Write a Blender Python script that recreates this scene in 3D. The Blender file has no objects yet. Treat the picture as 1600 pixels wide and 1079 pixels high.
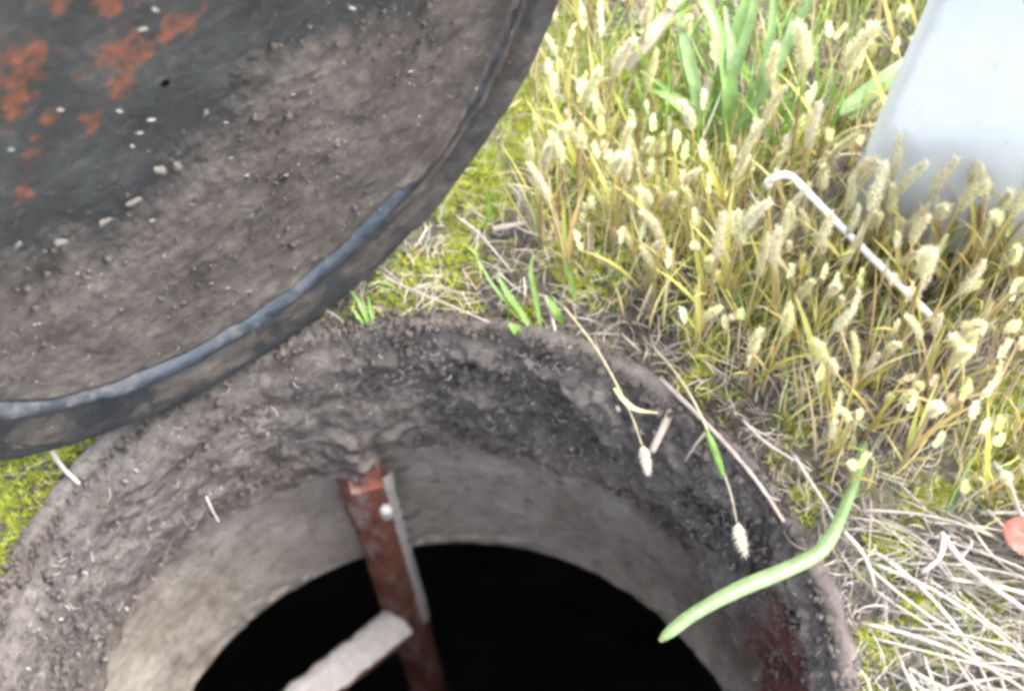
import bpy, math, random
import numpy as np
from mathutils import Vector, Matrix, noise

random.seed(7)
rng = np.random.default_rng(7)
scene = bpy.context.scene
COL = scene.collection
R_ = math.radians

# ------------------------------------------------------------------ camera
FPX = 2800.0                                   # focal length in pixels of a 1600 px wide frame
CAM = np.array([0.151, -0.351, 1.452])         # standing height above an open manhole
VPX, VPY = 920.96, 1875.97                     # where plumb lines meet, sets the camera tilt


def cam_basis():
    d = np.array([VPX - 800, -(VPY - 539.5), -FPX]); d /= np.linalg.norm(d)
    z = -d
    y = np.array([0, 1.0, 0]); y -= (y @ z) * z; y /= np.linalg.norm(y)
    x = np.cross(y, z)
    return np.stack([x, y, z], 1)


M = cam_basis()
cam_data = bpy.data.cameras.new('camera')
cam = bpy.data.objects.new('camera', cam_data)
COL.objects.link(cam)
mw = Matrix(M.T.tolist()).to_4x4()
mw.translation = Vector(CAM)
cam.matrix_world = mw
cam_data.sensor_width = 36
cam_data.lens = FPX / 1600 * 36
cam_data.clip_start = 0.02
cam_data.clip_end = 500
cam_data.dof.use_dof = True
cam_data.dof.focus_distance = 1.52
cam_data.dof.aperture_fstop = 4.0
scene.camera = cam

# ------------------------------------------------------------------ sky, sun, exposure
SUN_EL, SUN_ROT = R_(60), R_(70)
world = bpy.data.worlds.new('World')
scene.world = world
world.use_nodes = True
wn = world.node_tree
wn.nodes.clear()
sky = wn.nodes.new('ShaderNodeTexSky'); sky.sky_type = 'NISHITA'; sky.sun_disc = False
sky.sun_elevation = SUN_EL; sky.sun_rotation = SUN_ROT
sky.air_density = 1.0; sky.dust_density = 4.0; sky.ozone_density = 1.0
hs = wn.nodes.new('ShaderNodeHueSaturation'); hs.inputs['Saturation'].default_value = 0.5
bg = wn.nodes.new('ShaderNodeBackground'); bg.inputs['Strength'].default_value = 0.14
wo = wn.nodes.new('ShaderNodeOutputWorld')
wn.links.new(sky.outputs[0], hs.inputs['Color']); wn.links.new(hs.outputs[0], bg.inputs[0]); wn.links.new(bg.outputs[0], wo.inputs[0])

sun_data = bpy.data.lights.new('sun', 'SUN')
sun_data.energy = 1.0; sun_data.angle = R_(45); sun_data.color = (1.0, 0.965, 0.91)
sun = bpy.data.objects.new('sun', sun_data); COL.objects.link(sun)
sd = Vector((math.sin(SUN_ROT) * math.cos(SUN_EL), math.cos(SUN_ROT) * math.cos(SUN_EL), math.sin(SUN_EL)))
sun.rotation_euler = sd.to_track_quat('Z', 'Y').to_euler()
sun.location = (0, 0, 6)

vs = scene.view_settings
vs.view_transform = 'Standard'; vs.look = 'None'; vs.gamma = 1.0; vs.use_curve_mapping = False
vs.exposure = 2.85
scene.cycles.max_bounces = 4
scene.cycles.diffuse_bounces = 3
scene.cycles.glossy_bounces = 2
scene.cycles.transmission_bounces = 3
scene.cycles.use_adaptive_sampling = True
scene.cycles.adaptive_threshold = 0.03
scene.cycles.filter_width = 3.5

# ------------------------------------------------------------------ helpers
def gnd(px, py, z=0.0):
    """point of the level plane at height z that the photo shows at a pixel"""
    d = M.T @ np.array([px - 800, -(py - 539.5), -FPX])
    k = (z - CAM[2]) / d[2]
    return CAM + k * d


def to_px(P):
    c = (np.asarray(P) - CAM) @ M.T
    return np.stack([800 + FPX * c[:, 0] / -c[:, 2], 539.5 - FPX * c[:, 1] / -c[:, 2]], 1)


def mesh_np(name, V, F, col=None, smooth=False):
    V = np.asarray(V, np.float32).reshape(-1, 3)
    F = np.asarray(F, np.int32)
    m = bpy.data.meshes.new(name)
    m.vertices.add(len(V)); m.vertices.foreach_set('co', V.ravel())
    k = F.shape[1]
    m.loops.add(F.size); m.loops.foreach_set('vertex_index', F.ravel())
    m.polygons.add(len(F)); m.polygons.foreach_set('loop_start', np.arange(0, F.size, k, dtype=np.int32))
    if smooth:
        m.polygons.foreach_set('use_smooth', np.ones(len(F), bool))
    m.update(calc_edges=True)
    m.validate()
    if col is not None:
        for an, av in col.items():
            if av.ndim == 2:
                a = m.attributes.new(an, 'FLOAT_COLOR', 'POINT')
                c4 = np.ones((len(V), 4), np.float32); c4[:, :3] = av
                a.data.foreach_set('color', c4.ravel())
            else:
                a = m.attributes.new(an, 'FLOAT', 'POINT')
                a.data.foreach_set('value', av.astype(np.float32))
    return m


def link(name, mesh, mat=None, parent=None):
    o = bpy.data.objects.new(name, mesh)
    COL.objects.link(o)
    if mat is not None and mesh is not None and not mesh.materials:
        mesh.materials.append(mat)
    if parent is not None:
        o.parent = parent
    return o


def tag(o, label=None, cat=None, group=None, kind=None):
    if label: o['label'] = label
    if cat: o['category'] = cat
    if group: o['group'] = group
    if kind: o['kind'] = kind
    return o


def grid_faces(nu, nv, wrap_u=False):
    """faces of a grid whose vertex index is iu*nv+iv"""
    iu = np.arange(nu if wrap_u else nu - 1)
    iv = np.arange(nv - 1)
    a, b = np.meshgrid(iu, iv, indexing='ij')
    a2 = (a + 1) % nu
    return np.stack([a * nv + b, a2 * nv + b, a2 * nv + b + 1, a * nv + b + 1], -1).reshape(-1, 4)


def fnoise(P, octaves=4, H=1.0, off=(0, 0, 0)):
    o = Vector(off)
    return np.array([noise.fractal(Vector(p) + o, H, 2.0, octaves) for p in P])


def snoise(P, off=(0, 0, 0)):
    o = Vector(off)
    return np.array([noise.noise(Vector(p) + o) for p in P])


def smooth01(x, a, b):
    t = np.clip((x - a) / (b - a), 0, 1)
    return t * t * (3 - 2 * t)


def tube(points, radii, seg=8, flat=1.0, cap=True, side=None):
    """tapered tube along a polyline; flat < 1 squashes it"""
    pts = [Vector(p) for p in points]
    V = []
    n = len(pts)
    for i, p in enumerate(pts):
        d = (pts[min(i + 1, n - 1)] - pts[max(i - 1, 0)]).normalized()
        ref = Vector(side) if side is not None else (Vector((0, 0, 1)) if abs(d.z) < 0.9 else Vector((0, 1, 0)))
        a = d.cross(ref).normalized(); b = d.cross(a).normalized()
        for k in range(seg):
            t = 2 * math.pi * k / seg
            V.append(p + (a * math.cos(t) + b * math.sin(t) * flat) * radii[i])
    F = []
    for i in range(n - 1):
        for k in range(seg):
            k2 = (k + 1) % seg
            F.append((i * seg + k, i * seg + k2, (i + 1) * seg + k2, (i + 1) * seg + k))
    if cap:
        F.append(tuple(range(seg))[::-1]); F.append(tuple((n - 1) * seg + k for k in range(seg)))
    return V, F


def spline(ctrl, n):
    """Catmull-Rom through control points (any dimension)"""
    C = np.asarray(ctrl, float)
    Q = np.vstack([2 * C[0] - C[1], C, 2 * C[-1] - C[-2]])
    out = []
    for s in np.linspace(0, len(C) - 1, n):
        i = min(int(s), len(C) - 2); t = s - i
        p0, p1, p2, p3 = Q[i], Q[i + 1], Q[i + 2], Q[i + 3]
        out.append(.5 * ((2 * p1) + (-p0 + p2) * t + (2 * p0 - 5 * p1 + 4 * p2 - p3) * t * t + (-p0 + 3 * p1 - 3 * p2 + p3) * t ** 3))
    return np.array(out)


def pymesh(name, V, F, smooth=False):
    m = bpy.data.meshes.new(name)
    m.from_pydata([tuple(v) for v in V], [], F)
    if smooth:
        for p in m.polygons: p.use_smooth = True
    m.update()
    return m


def bevel_box(name, sx, sy, sz, bev=0.003, segs=2):
    import bmesh
    bm = bmesh.new()
    bmesh.ops.create_cube(bm, size=1)
    bmesh.ops.scale(bm, vec=(sx, sy, sz), verts=bm.verts)
    bmesh.ops.bevel(bm, geom=list(bm.edges), offset=bev, segments=segs, affect='EDGES', profile=0.6)
    m = bpy.data.meshes.new(name); bm.to_mesh(m); bm.free()
    return m


def ribbons(P, yaw, pitch, L, W, bend, curl, S, taper=1.5, roll=None, fold=0.0):
    """N bent ribbons with S segments each: returns verts, faces, param along, ribbon index"""
    N = len(P)
    if roll is None: roll = np.zeros(N)
    pos = P.copy()
    V = np.zeros((N, S + 1, 2, 3))
    for s in range(S + 1):
        t = s / S
        a = yaw + curl * t; b = pitch + bend * t
        d = np.stack([np.cos(b) * np.cos(a), np.cos(b) * np.sin(a), np.sin(b)], 1)
        h = np.stack([-np.sin(a), np.cos(a), 0 * a], 1)
        v = np.cross(d, h)
        w = h * np.cos(roll)[:, None] + v * np.sin(roll)[:, None]
        ww = (W * max(0.06, (1 - t ** taper)) * (0.6 + 0.4 * min(1, t * 4)))[:, None] * .5
        V[:, s, 0] = pos - w * ww; V[:, s, 1] = pos + w * ww
        pos = pos + d * (L / S)[:, None]
    base = (np.arange(N) * (S + 1) * 2)[:, None]
    k = np.arange(S)[None] * 2
    F = np.stack([base + k, base + k + 1, base + k + 3, base + k + 2], -1).reshape(-1, 4)
    T = np.tile(np.repeat(np.linspace(0, 1, S + 1), 2), N)
    I = np.repeat(np.arange(N), (S + 1) * 2)
    return V.reshape(-1, 3), F, T, I


# ------------------------------------------------------------------ materials
def new_mat(name):
    m = bpy.data.materials.new(name); m.use_nodes = True
    nt = m.node_tree; nt.nodes.clear()
    out = nt.nodes.new('ShaderNodeOutputMaterial')
    return m, nt, out


def N(nt, kind, **kw):
    n = nt.nodes.new(kind)
    for k, v in kw.items():
        if k in n.inputs: n.inputs[k].default_value = v
        else: setattr(n, k, v)
    return n


def tex(nt, scale, detail=6, rough=0.6, coord='Object', dist=0.0, vec_scale=None):
    tc = nt.nodes.new('ShaderNodeTexCoord')
    src = tc.outputs[coord]
    if vec_scale:
        mp = nt.nodes.new('ShaderNodeMapping'); mp.inputs['Scale'].default_value = vec_scale
        nt.links.new(src, mp.inputs[0]); src = mp.outputs[0]
    n = N(nt, 'ShaderNodeTexNoise', Scale=scale, Detail=detail, Roughness=rough, Distortion=dist)
    nt.links.new(src, n.inputs['Vector'])
    return n.outputs[0]


def ramp(nt, src, stops):
    r = nt.nodes.new('ShaderNodeValToRGB')
    e = r.color_ramp.elements
    while len(e) < len(stops): e.new(0.5)
    for el, (p, c) in zip(e, stops):
        el.position = p; el.color = (*c, 1) if len(c) == 3 else c
    nt.links.new(src, r.inputs[0])
    return r.outputs[0]


def mix(nt, fac, a, b, blend='MIX'):
    m = nt.nodes.new('ShaderNodeMix'); m.data_type = 'RGBA'; m.blend_type = blend
    for sock, v in ((m.inputs[0], fac), (m.inputs[6], a), (m.inputs[7], b)):
        if isinstance(v, (int, float)): sock.default_value = v
        elif isinstance(v, tuple): sock.default_value = (*v, 1)
        else: nt.links.new(v, sock)
    return m.outputs[2]


def attr(nt, name, fac=True):
    a = nt.nodes.new('ShaderNodeAttribute'); a.attribute_name = name
    return a.outputs['Fac'] if fac else a.outputs['Color']


def principled(nt, out, color, rough=0.9, bump=None, bump_d=0.002, bump_s=0.6, spec=0.2, metal=0.0):
    p = nt.nodes.new('ShaderNodeBsdfPrincipled')
    if isinstance(color, tuple): p.inputs['Base Color'].default_value = (*color, 1)
    else: nt.links.new(color, p.inputs['Base Color'])
    if isinstance(rough, (int, float)): p.inputs['Roughness'].default_value = rough
    else: nt.links.new(rough, p.inputs['Roughness'])
    p.inputs['Specular IOR Level'].default_value = spec
    if isinstance(metal, (int, float)): p.inputs['Metallic'].default_value = metal
    else: nt.links.new(metal, p.inputs['Metallic'])
    if bump is not None:
        b = N(nt, 'ShaderNodeBump', Strength=bump_s, Distance=bump_d)
        nt.links.new(bump, b.inputs['Height']); nt.links.new(b.outputs[0], p.inputs['Normal'])
    nt.links.new(p.outputs[0], out.inputs[0])
    return p


def leaf_shader(nt, out, color, trans=0.35):
    d = nt.nodes.new('ShaderNodeBsdfDiffuse'); t = nt.nodes.new('ShaderNodeBsdfTranslucent')
    g = N(nt, 'ShaderNodeBsdfGlossy', Roughness=0.45)
    m1 = nt.nodes.new('ShaderNodeMixShader'); m1.inputs[0].default_value = trans
    m2 = nt.nodes.new('ShaderNodeMixShader'); m2.inputs[0].default_value = 0.04
    for n in (d, t):
        if isinstance(color, tuple): n.inputs[0].default_value = (*color, 1)
        else: nt.links.new(color, n.inputs[0])
    nt.links.new(d.outputs[0], m1.inputs[1]); nt.links.new(t.outputs[0], m1.inputs[2])
    nt.links.new(m1.outputs[0], m2.inputs[1]); nt.links.new(g.outputs[0], m2.inputs[2])
    nt.links.new(m2.outputs[0], out.inputs[0])


def mat_attr_leaf(name, trans=0.35):
    m, nt, out = new_mat(name)
    leaf_shader(nt, out, attr(nt, 'tint', False), trans)
    return m


def mat_random_leaf(name, stops, trans=0.35, scale=60, stretch=(1, 1, .15)):
    """leaf colour picked per object, with streaks along the blade"""
    m, nt, out = new_mat(name)
    oi = nt.nodes.new('ShaderNodeObjectInfo')
    c = ramp(nt, oi.outputs['Random'], stops)
    n = tex(nt, scale, 3, 0.6, vec_scale=stretch)
    v = ramp(nt, n, [(0.25, (.62, .60, .55)), (0.75, (1.15, 1.12, 1.1))])
    c2 = mix(nt, 1.0, c, v, 'MULTIPLY')
    leaf_shader(nt, out, c2, trans)
    return m


def mat_soil():
    m, nt, out = new_mat('soil')
    a = tex(nt, 9, 8, 0.7); b = tex(nt, 70, 8, 0.75); c = tex(nt, 260, 4, 0.7)
    col = ramp(nt, a, [(0.3, (.05, .043, .037)), (0.55, (.115, .103, .092)), (0.75, (.19, .178, .158))])
    col = mix(nt, 1.0, col, ramp(nt, b, [(0.3, (.5, .5, .5)), (0.7, (1.35, 1.33, 1.3))]), 'MULTIPLY')
    # low green film between the stems
    g = tex(nt, 130, 5, 0.7)
    green = ramp(nt, g, [(0.3, (.07, .085, .012)), (0.5, (.17, .195, .025)), (0.7, (.28, .30, .05))])
    col = mix(nt, attr(nt, 'mossy'), col, green)
    ad = nt.nodes.new('ShaderNodeMath'); ad.operation = 'ADD'
    nt.links.new(b, ad.inputs[0]); nt.links.new(c, ad.inputs[1])
    principled(nt, out, col, .95, ad.outputs[0], .006, .9, .15)
    return m


def mat_mud(name='mud', lid=False):
    m, nt, out = new_mat(name)
    a = tex(nt, 14, 8, 0.7); b = tex(nt, 95, 8, 0.75); c = tex(nt, 330, 5, 0.7)
    if lid: col = ramp(nt, a, [(0.28, (.032, .027, .0245)), (0.5, (.064, .056, .050)), (0.75, (.112, .098, .086))])
    else: col = ramp(nt, a, [(0.28, (.066, .057, .052)), (0.5, (.126, .111, .102)), (0.75, (.198, .178, .162))])
    col = mix(nt, 1.0, col, ramp(nt, b, [(0.25, (.58, .57, .56)), (0.5, (1, 1, 1)), (0.78, (1.45, 1.43, 1.4))]), 'MULTIPLY')
    # pale mineral crumbs
    v = N(nt, 'ShaderNodeTexVoronoi', Scale=150.0)
    tc = nt.nodes.new('ShaderNodeTexCoord'); nt.links.new(tc.outputs['Object'], v.inputs['Vector'])
    fleck = ramp(nt, v.outputs['Distance'], [(0.10, (1, 1, 1)), (0.2, (0, 0, 0))])
    gate = ramp(nt, tex(nt, 60, 2), [(0.58, (0, 0, 0)), (0.66, (.8, .8, .8))])
    col = mix(nt, mix(nt, 1.0, fleck, gate, 'MULTIPLY'), col, (.42, .40, .37))
    if lid:
        # a thin film of mud lets the black metal through
        film = nt.nodes.new('ShaderNodeMath'); film.operation = 'MULTIPLY_ADD'; film.use_clamp = True
        nt.links.new(tex(nt, 50, 6, .75), film.inputs[0]); film.inputs[1].default_value = .9
        sub = nt.nodes.new('ShaderNodeMath'); sub.operation = 'MULTIPLY_ADD'; nt.links.new(attr(nt, 'cover'), sub.inputs[0]); sub.inputs[1].default_value = 1.35; sub.inputs[2].default_value = -.45
        nt.links.new(sub.outputs[0], film.inputs[2])
        col = mix(nt, film.outputs[0], (.022, .023, .025), col)
    if not lid:
        # rusty cast iron showing where the mud has fallen away
        col = mix(nt, attr(nt, 'rust'), col, mix(nt, b, (.045, .016, .013), (.12, .042, .03)))
    ad = nt.nodes.new('ShaderNodeMath'); ad.operation = 'ADD'
    nt.links.new(b, ad.inputs[0]); nt.links.new(c, ad.inputs[1])
    principled(nt, out, col, .93, ad.outputs[0], .005, .55 if lid else .9, .2)
    return m


def mat_concrete():
    m, nt, out = new_mat('neck_concrete')
    a = tex(nt, 9, 8, 0.65); b = tex(nt, 60, 8, 0.75); st = tex(nt, 22, 6, .7, vec_scale=(1, 1, .22))
    col = ramp(nt, a, [(0.3, (.32, .28, .24)), (0.55, (.50, .455, .40)), (0.8, (.61, .57, .515))])
    col = mix(nt, 1.0, col, ramp(nt, b, [(0.25, (.62, .62, .62)), (0.6, (1.1, 1.1, 1.1))]), 'MULTIPLY')
    col = mix(nt, ramp(nt, st, [(0.5, (0, 0, 0)), (0.72, (.6, .6, .6))]), col, (.17, .12, .095))
    col = mix(nt, attr(nt, 'dirt'), col, mix(nt, b, (.075, .058, .05), (.16, .12, .10)))
    pits = ramp(nt, tex(nt, 34, 3, .5), [(0.30, (1, 1, 1)), (0.36, (0, 0, 0))])
    col = mix(nt, mix(nt, 1.0, pits, (.55, .55, .55), 'MULTIPLY'), col, (.09, .08, .075))
    principled(nt, out, col, .92, b, .012, 1.0, .2)
    return m


def mat_plain(name, color, rough=.8, var=.25, scale=40, bump=.002, spec=.3, metal=0.0):
    m, nt, out = new_mat(name)
    b = tex(nt, scale, 7, .7)
    lo = tuple(max(0, c * (1 - var)) for c in color); hi = tuple(c * (1 + var) for c in color)
    col = ramp(nt, b, [(0.3, lo), (0.7, hi)])
    principled(nt, out, col, rough, b, bump, .6, spec, metal)
    return m


def mat_rust(name='rust', dust=.75):
    m, nt, out = new_mat(name)
    a = tex(nt, 18, 7, .7); b = tex(nt, 120, 7, .75)
    col = ramp(nt, a, [(0.3, (.10, .034, .025)), (0.5, (.19, .072, .05)), (0.72, (.30, .15, .11))])
    col = mix(nt, 1.0, col, ramp(nt, b, [(0.25, (.55, .55, .55)), (0.7, (1.3, 1.3, 1.3))]), 'MULTIPLY')
    d = tex(nt, 26, 6, .75, vec_scale=(1, 1, .35))
    col = mix(nt, ramp(nt, d, [(0.52, (0, 0, 0)), (0.66, (dust, dust, dust))]), col, (.42, .37, .34))
    principled(nt, out, col, .9, b, .003, .9, .25)
    return m


def mat_lid_metal():
    m, nt, out = new_mat('lid_cast_iron')
    a = tex(nt, 16, 8, .7); b = tex(nt, 110, 7, .75)
    col = ramp(nt, a, [(0.3, (.009, .010, .011)), (0.55, (.026, .028, .030)), (0.8, (.070, .069, .067))])
    brown = ramp(nt, tex(nt, 30, 7, .7), [(0.55, (0, 0, 0)), (0.72, (.6, .6, .6))])
    col = mix(nt, brown, col, (.085, .062, .055))
    rust = mix(nt, ramp(nt, tex(nt, 60, 6, .75), [(.35, (0, 0, 0)), (.68, (1, 1, 1))]), (.036, .021, .017), (.20, .060, .026))
    col = mix(nt, attr(nt, 'rust'), col, rust)
    rg = ramp(nt, a, [(0.3, (.42, .42, .42)), (0.8, (.75, .75, .75))])
    principled(nt, out, col, rg, b, .005, .9, .4)
    return m


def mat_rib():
    m, nt, out = new_mat('rib_black_paint_sky_tint')
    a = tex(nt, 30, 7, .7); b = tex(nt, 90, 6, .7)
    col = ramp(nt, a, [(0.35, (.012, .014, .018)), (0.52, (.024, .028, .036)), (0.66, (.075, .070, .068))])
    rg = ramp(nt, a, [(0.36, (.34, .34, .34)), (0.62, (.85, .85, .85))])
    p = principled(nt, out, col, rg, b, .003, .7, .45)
    p.inputs['Specular Tint'].default_value = (.80, .90, 1, 1)  # blue of the reflected sky put into the sheen and the dark base colour
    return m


MAT = dict(
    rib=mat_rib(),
    soil=mat_soil(), mud=mat_mud(), lidmud=mat_mud('lid_mud', True), concrete=mat_concrete(), rust=mat_rust(),
    lid=mat_lid_metal(),
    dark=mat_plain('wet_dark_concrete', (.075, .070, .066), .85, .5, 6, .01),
    dust=mat_plain('pale_caked_dust', (.46, .425, .41), .95, .22, 90, .004, .1),
    bolt=mat_plain('zinc_bolt', (.34, .33, .32), .5, .15, 300, .0005, .5),
    rod=mat_plain('white_plastic', (.58, .57, .56), .5, .06, 80, .0004, .4),
    lump=mat_plain('pale_dry_lump', (.135, .125, .112), .95, .35, 300, .001, .1),
    grit=mat_plain('pale_grit', (.24, .23, .215), .8, .3, 400, .0005, .2),
    stuff=mat_attr_leaf('plant_fibres', .25), mossm=mat_attr_leaf('moss_leaves', .35),
)

# ------------------------------------------------------------------ ground
R_IN = .372

def ground_h(P):
    r = np.hypot(P[:, 0], P[:, 1])
    q = np.concatenate([P[:, :2], np.zeros((len(P), 1))], 1)
    h = .012 * fnoise(q * 9, 4) + .02 * snoise(q * 2.2, (3, 1, 5)) * smooth01(r, .45, .9)
    return -.012 + h * smooth01(r, .37, .46) + .004 * h / .02


# ------------------------------------------------------------------ zones on the ground (in photo pixels of the bare ground)
FOX = np.array([(815, -500), (825, 100), (835, 380), (960, 470), (1070, 545), (1190, 645), (1300, 770), (1480, 810), (2400, 830), (2400, -500)], float)
STRAW = np.array([(1310, 840), (1420, 800), (1620, 850), (2400, 860), (2400, 1700), (1345, 1700), (1320, 1000)], float)


def inside(Q, poly):
    x, y = Q[:, 0], Q[:, 1]
    r = np.zeros(len(Q), bool)
    n = len(poly)
    for i in range(n):
        x1, y1 = poly[i]; x2, y2 = poly[(i + 1) % n]
        c = ((y1 > y) != (y2 > y)) & (x < (x2 - x1) * (y - y1) / (y2 - y1 + 1e-9) + x1)
        r ^= c
    return r


PATCH = [(60, 770, 110), (20, 870, 80), (190, 690, 40), (120, 720, 70), (-60, 950, 120), (650, 440, 62), (620, 480, 55), (690, 485, 50), (720, 400, 50), (740, 290, 70), (930, 390, 80), (960, 360, 60), (1050, 240, 110), (860, 200, 90), (980, 300, 80), (900, 90, 80),
         (1560, 740, 60), (1530, 920, 50), (1450, 780, 45), (1590, 660, 70), (1370, 1010, 40), (1390, 860, 45), (1260, 780, 35), (1340, 1060, 40), (1100, 520, 40), (1090, 600, 30), (1240, 660, 40), (1480, 1010, 36), (1440, 940, 34), (1560, 1000, 30), (820, 500, 30), (1000, 120, 70), (1180, 420, 60), (1330, 420, 50)]


def moss_amount(P, Q):
    """0..1 moss cover from the patches the photo shows, plus a ragged film between the stems"""
    d = np.full(len(P), 9.0)
    for x, y, r in PATCH:
        d = np.minimum(d, np.hypot(Q[:, 0] - x, Q[:, 1] - y) / r)
    q0 = np.concatenate([P[:, :2], np.zeros((len(P), 1))], 1)
    n = fnoise(q0 * 17, 4)
    dens = 1 - smooth01(d + .45 * n, .65, 1.15)
    outside = (Q[:, 0] < -150) | (Q[:, 1] > 1150)
    fox = inside(Q, FOX) & (Q[:, 1] < 520)
    film = smooth01(n, -.05, .4) * np.where(outside, .8, np.where(fox, .75, .22))
    return np.maximum(dens, film), n


def build_ground():
    rr = list(R_IN + (1.5 - R_IN) * np.linspace(0, 1, 130) ** 1.15)
    while rr[-1] < 90: rr.append(rr[-1] * 1.22)
    rr = np.array(rr); na = 420
    th = np.arange(na) * 2 * np.pi / na
    A, B = np.meshgrid(th, rr, indexing='ij')
    P = np.stack([B * np.cos(A), B * np.sin(A), 0 * A], -1).reshape(-1, 3)
    near = np.hypot(P[:, 0], P[:, 1]) < 6
    z = np.full(len(P), -.012)
    z[near] = ground_h(P[near])
    P[:, 2] = z
    mossy = np.zeros(len(P))
    mossy[near] = moss_amount(P[near], to_px(P[near]))[0]
    far = ~near | (np.hypot(P[:, 0], P[:, 1]) > 1.4)
    mossy[far] = .7
    o = link('ground', mesh_np('ground', P, grid_faces(na, len(rr), True), {'mossy': np.clip(mossy, 0, 1)}, True), MAT['soil'])
    tag(o, 'brown grey soil between the weeds around the manhole', 'ground', kind='structure')


build_ground()

# ------------------------------------------------------------------ manhole
def build_manhole():
    root = link('manhole', None)
    tag(root, 'round manhole opening caked with grey mud above a dark concrete neck', 'manhole')
    na = 900
    th = np.arange(na) * 2 * np.pi / na
    # --- rim of the frame, a worn lip that stands just out of the soil
    prof = np.array([(.374, -.10), (.3745, -.02), (.374, .001), (.371, .0045), (.366, .006), (.361, .004), (.357, -.002), (.355, -.014), (.354, -.06)])
    prof = spline(prof, 22)
    A, K = np.meshgrid(th, np.arange(len(prof)), indexing='ij')
    r = prof[K, 0]; z = prof[K, 1]
    P = np.stack([r * np.cos(A), r * np.sin(A), z], -1).reshape(-1, 3)
    nz = fnoise(P * 24, 4, off=(4, 4, 4))
    wz = fnoise(P * 6, 3, off=(2, 7, 7))
    P[:, 2] += .0036 * nz + .005 * np.clip(wz, -1, .3)
    f = 1 + .007 * nz + .010 * wz
    P[:, :2] *= f[:, None]
    rust = np.clip(.05 + .35 * fnoise(P * 12, 3, off=(9, 2, 1)), 0, .35)
    link('frame_rim', mesh_np('frame_rim', P, grid_faces(na, len(prof), True), {'rust': rust}, True), MAT['mud'], root)
    # --- mud lining
    nz_ = 130
    tt = np.linspace(0, 1, nz_)
    A, T = np.meshgrid(th, tt, indexing='ij')
    ang = A.ravel(); t = T.ravel()
    wob = np.array([noise.fractal(Vector((math.cos(a) * 3, math.sin(a) * 3, .7)), 1, 2, 4) for a in th])
    wob = np.repeat(wob, nz_)
    depth = .205 + .050 * wob
    z = -.002 - t * depth
    base = .357 - .012 * smooth01(t, 0, .2) - .021 * t
    base = np.where(t > .93, base + (t - .93) / .07 * .040, base)        # the crust breaks off back to the wall
    Q = np.stack([.35 * np.cos(ang), .35 * np.sin(ang), z], 1)
    n1 = fnoise(Q * 13, 5, .8); n2 = fnoise(Q * 42, 4, .7, (7, 1, 2)); n3 = snoise(Q * 5.0, (2, 8, 3))
    ridged = 1 - np.abs(snoise(Q * 26, (5, 5, 9))) * 2
    # the crumbly side by the grass (upper right) has bigger lumps
    da = np.abs((np.degrees(ang) - 48 + 180) % 360 - 180)
    crumb = 1 - smooth01(da, 25, 60)
    amp = (.0055 + .009 * crumb) * smooth01(t, 0, .12) * (1 - smooth01(t, .9, 1))
    rad = base - amp * (n1 * 1.1 + .55 * n2) - .004 * n3 * smooth01(t, 0, .1) - .0022 * ridged * smooth01(t, .02, .15)
    dl = np.abs((np.degrees(ang) - 104.5 + 180) % 360 - 180) + 2 * n1
    bul = np.exp(-(dl / 7.0) ** 2) * smooth01(t, .2, .9)
    rad -= bul * (.021 + .006 * n2)
    z = z - .020 * bul
    pits = smooth01(snoise(Q * 34, (1, 6, 2)), .42, .6)
    rad += .010 * pits * smooth01(t, .05, .2) * (1 - t)
    P = np.stack([rad * np.cos(ang), rad * np.sin(ang), z + .004 * n2 * smooth01(t, .02, .1)], 1)
    dr = np.abs((np.degrees(ang) - 6 + 180) % 360 - 180)
    rust = np.clip((1 - smooth01(dr + 6 * n1, 10, 24)) * smooth01(t, .12, .3) * .95 + smooth01(t, .72, .95) * .32 * (.5 + n1), 0, 1)
    link('mud_lining', mesh_np('mud_lining', P, grid_faces(na, nz_, True), {'rust': rust}, True), MAT['mud'], root)
    # --- concrete neck, rough lower lip turned out under the slab
    pr = np.array([(.352, -.16), (.351, -.24), (.350, -.32), (.349, -.40), (.348, -.48), (.347, -.53), (.348, -.55), (.356, -.562), (.40, -.566), (.50, -.568)])
    pr = spline(pr, 90)
    A, K = np.meshgrid(th, np.arange(len(pr)), indexing='ij')
    a = A.ravel(); r = pr[K.ravel(), 0].copy(); z = pr[K.ravel(), 1].copy()
    Q = np.stack([.35 * np.cos(a), .35 * np.sin(a), z], 1)
    n1 = fnoise(Q * 10, 5, .8, (3, 3, 1)); n2 = fnoise(Q * 55, 3, .7, (8, 8, 1))
    r -= .004 * n1 + .0015 * n2
    lip = smooth01(-z, .50, .555)
    n4 = fnoise(Q * 26, 4, .6, (1, 8, 4))
    z = z + lip * (.011 * n2 + .008 * n1 + .012 * n4)
    r -= lip * (.003 * n2 + .005 * n4)
    P = np.stack([r * np.cos(a), r * np.sin(a), z], 1)
    dr = np.abs((np.degrees(a) - 15 + 180) % 360 - 180)
    dirt = np.clip(smooth01(n1 * .04 + z, -.30, -.20) * .85 + (1 - smooth01(dr, 15, 60)) * .75 * smooth01(z + .05 * n1, -.50, -.36), 0, 1)
    link('neck_wall', mesh_np('neck_wall', P, grid_faces(na, len(pr), True), {'dirt': dirt}, True), MAT['concrete'], root)
    # --- wide chamber below
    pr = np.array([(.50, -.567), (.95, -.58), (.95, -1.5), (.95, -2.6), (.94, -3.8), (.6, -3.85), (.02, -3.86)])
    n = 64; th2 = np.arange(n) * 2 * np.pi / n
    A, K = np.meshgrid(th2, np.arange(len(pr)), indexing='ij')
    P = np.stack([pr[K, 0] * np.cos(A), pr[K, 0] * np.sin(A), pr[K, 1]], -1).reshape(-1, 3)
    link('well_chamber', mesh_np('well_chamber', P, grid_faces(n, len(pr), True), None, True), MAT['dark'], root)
    # --- loose clods clinging to the upper lining
    import bmesh
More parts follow.
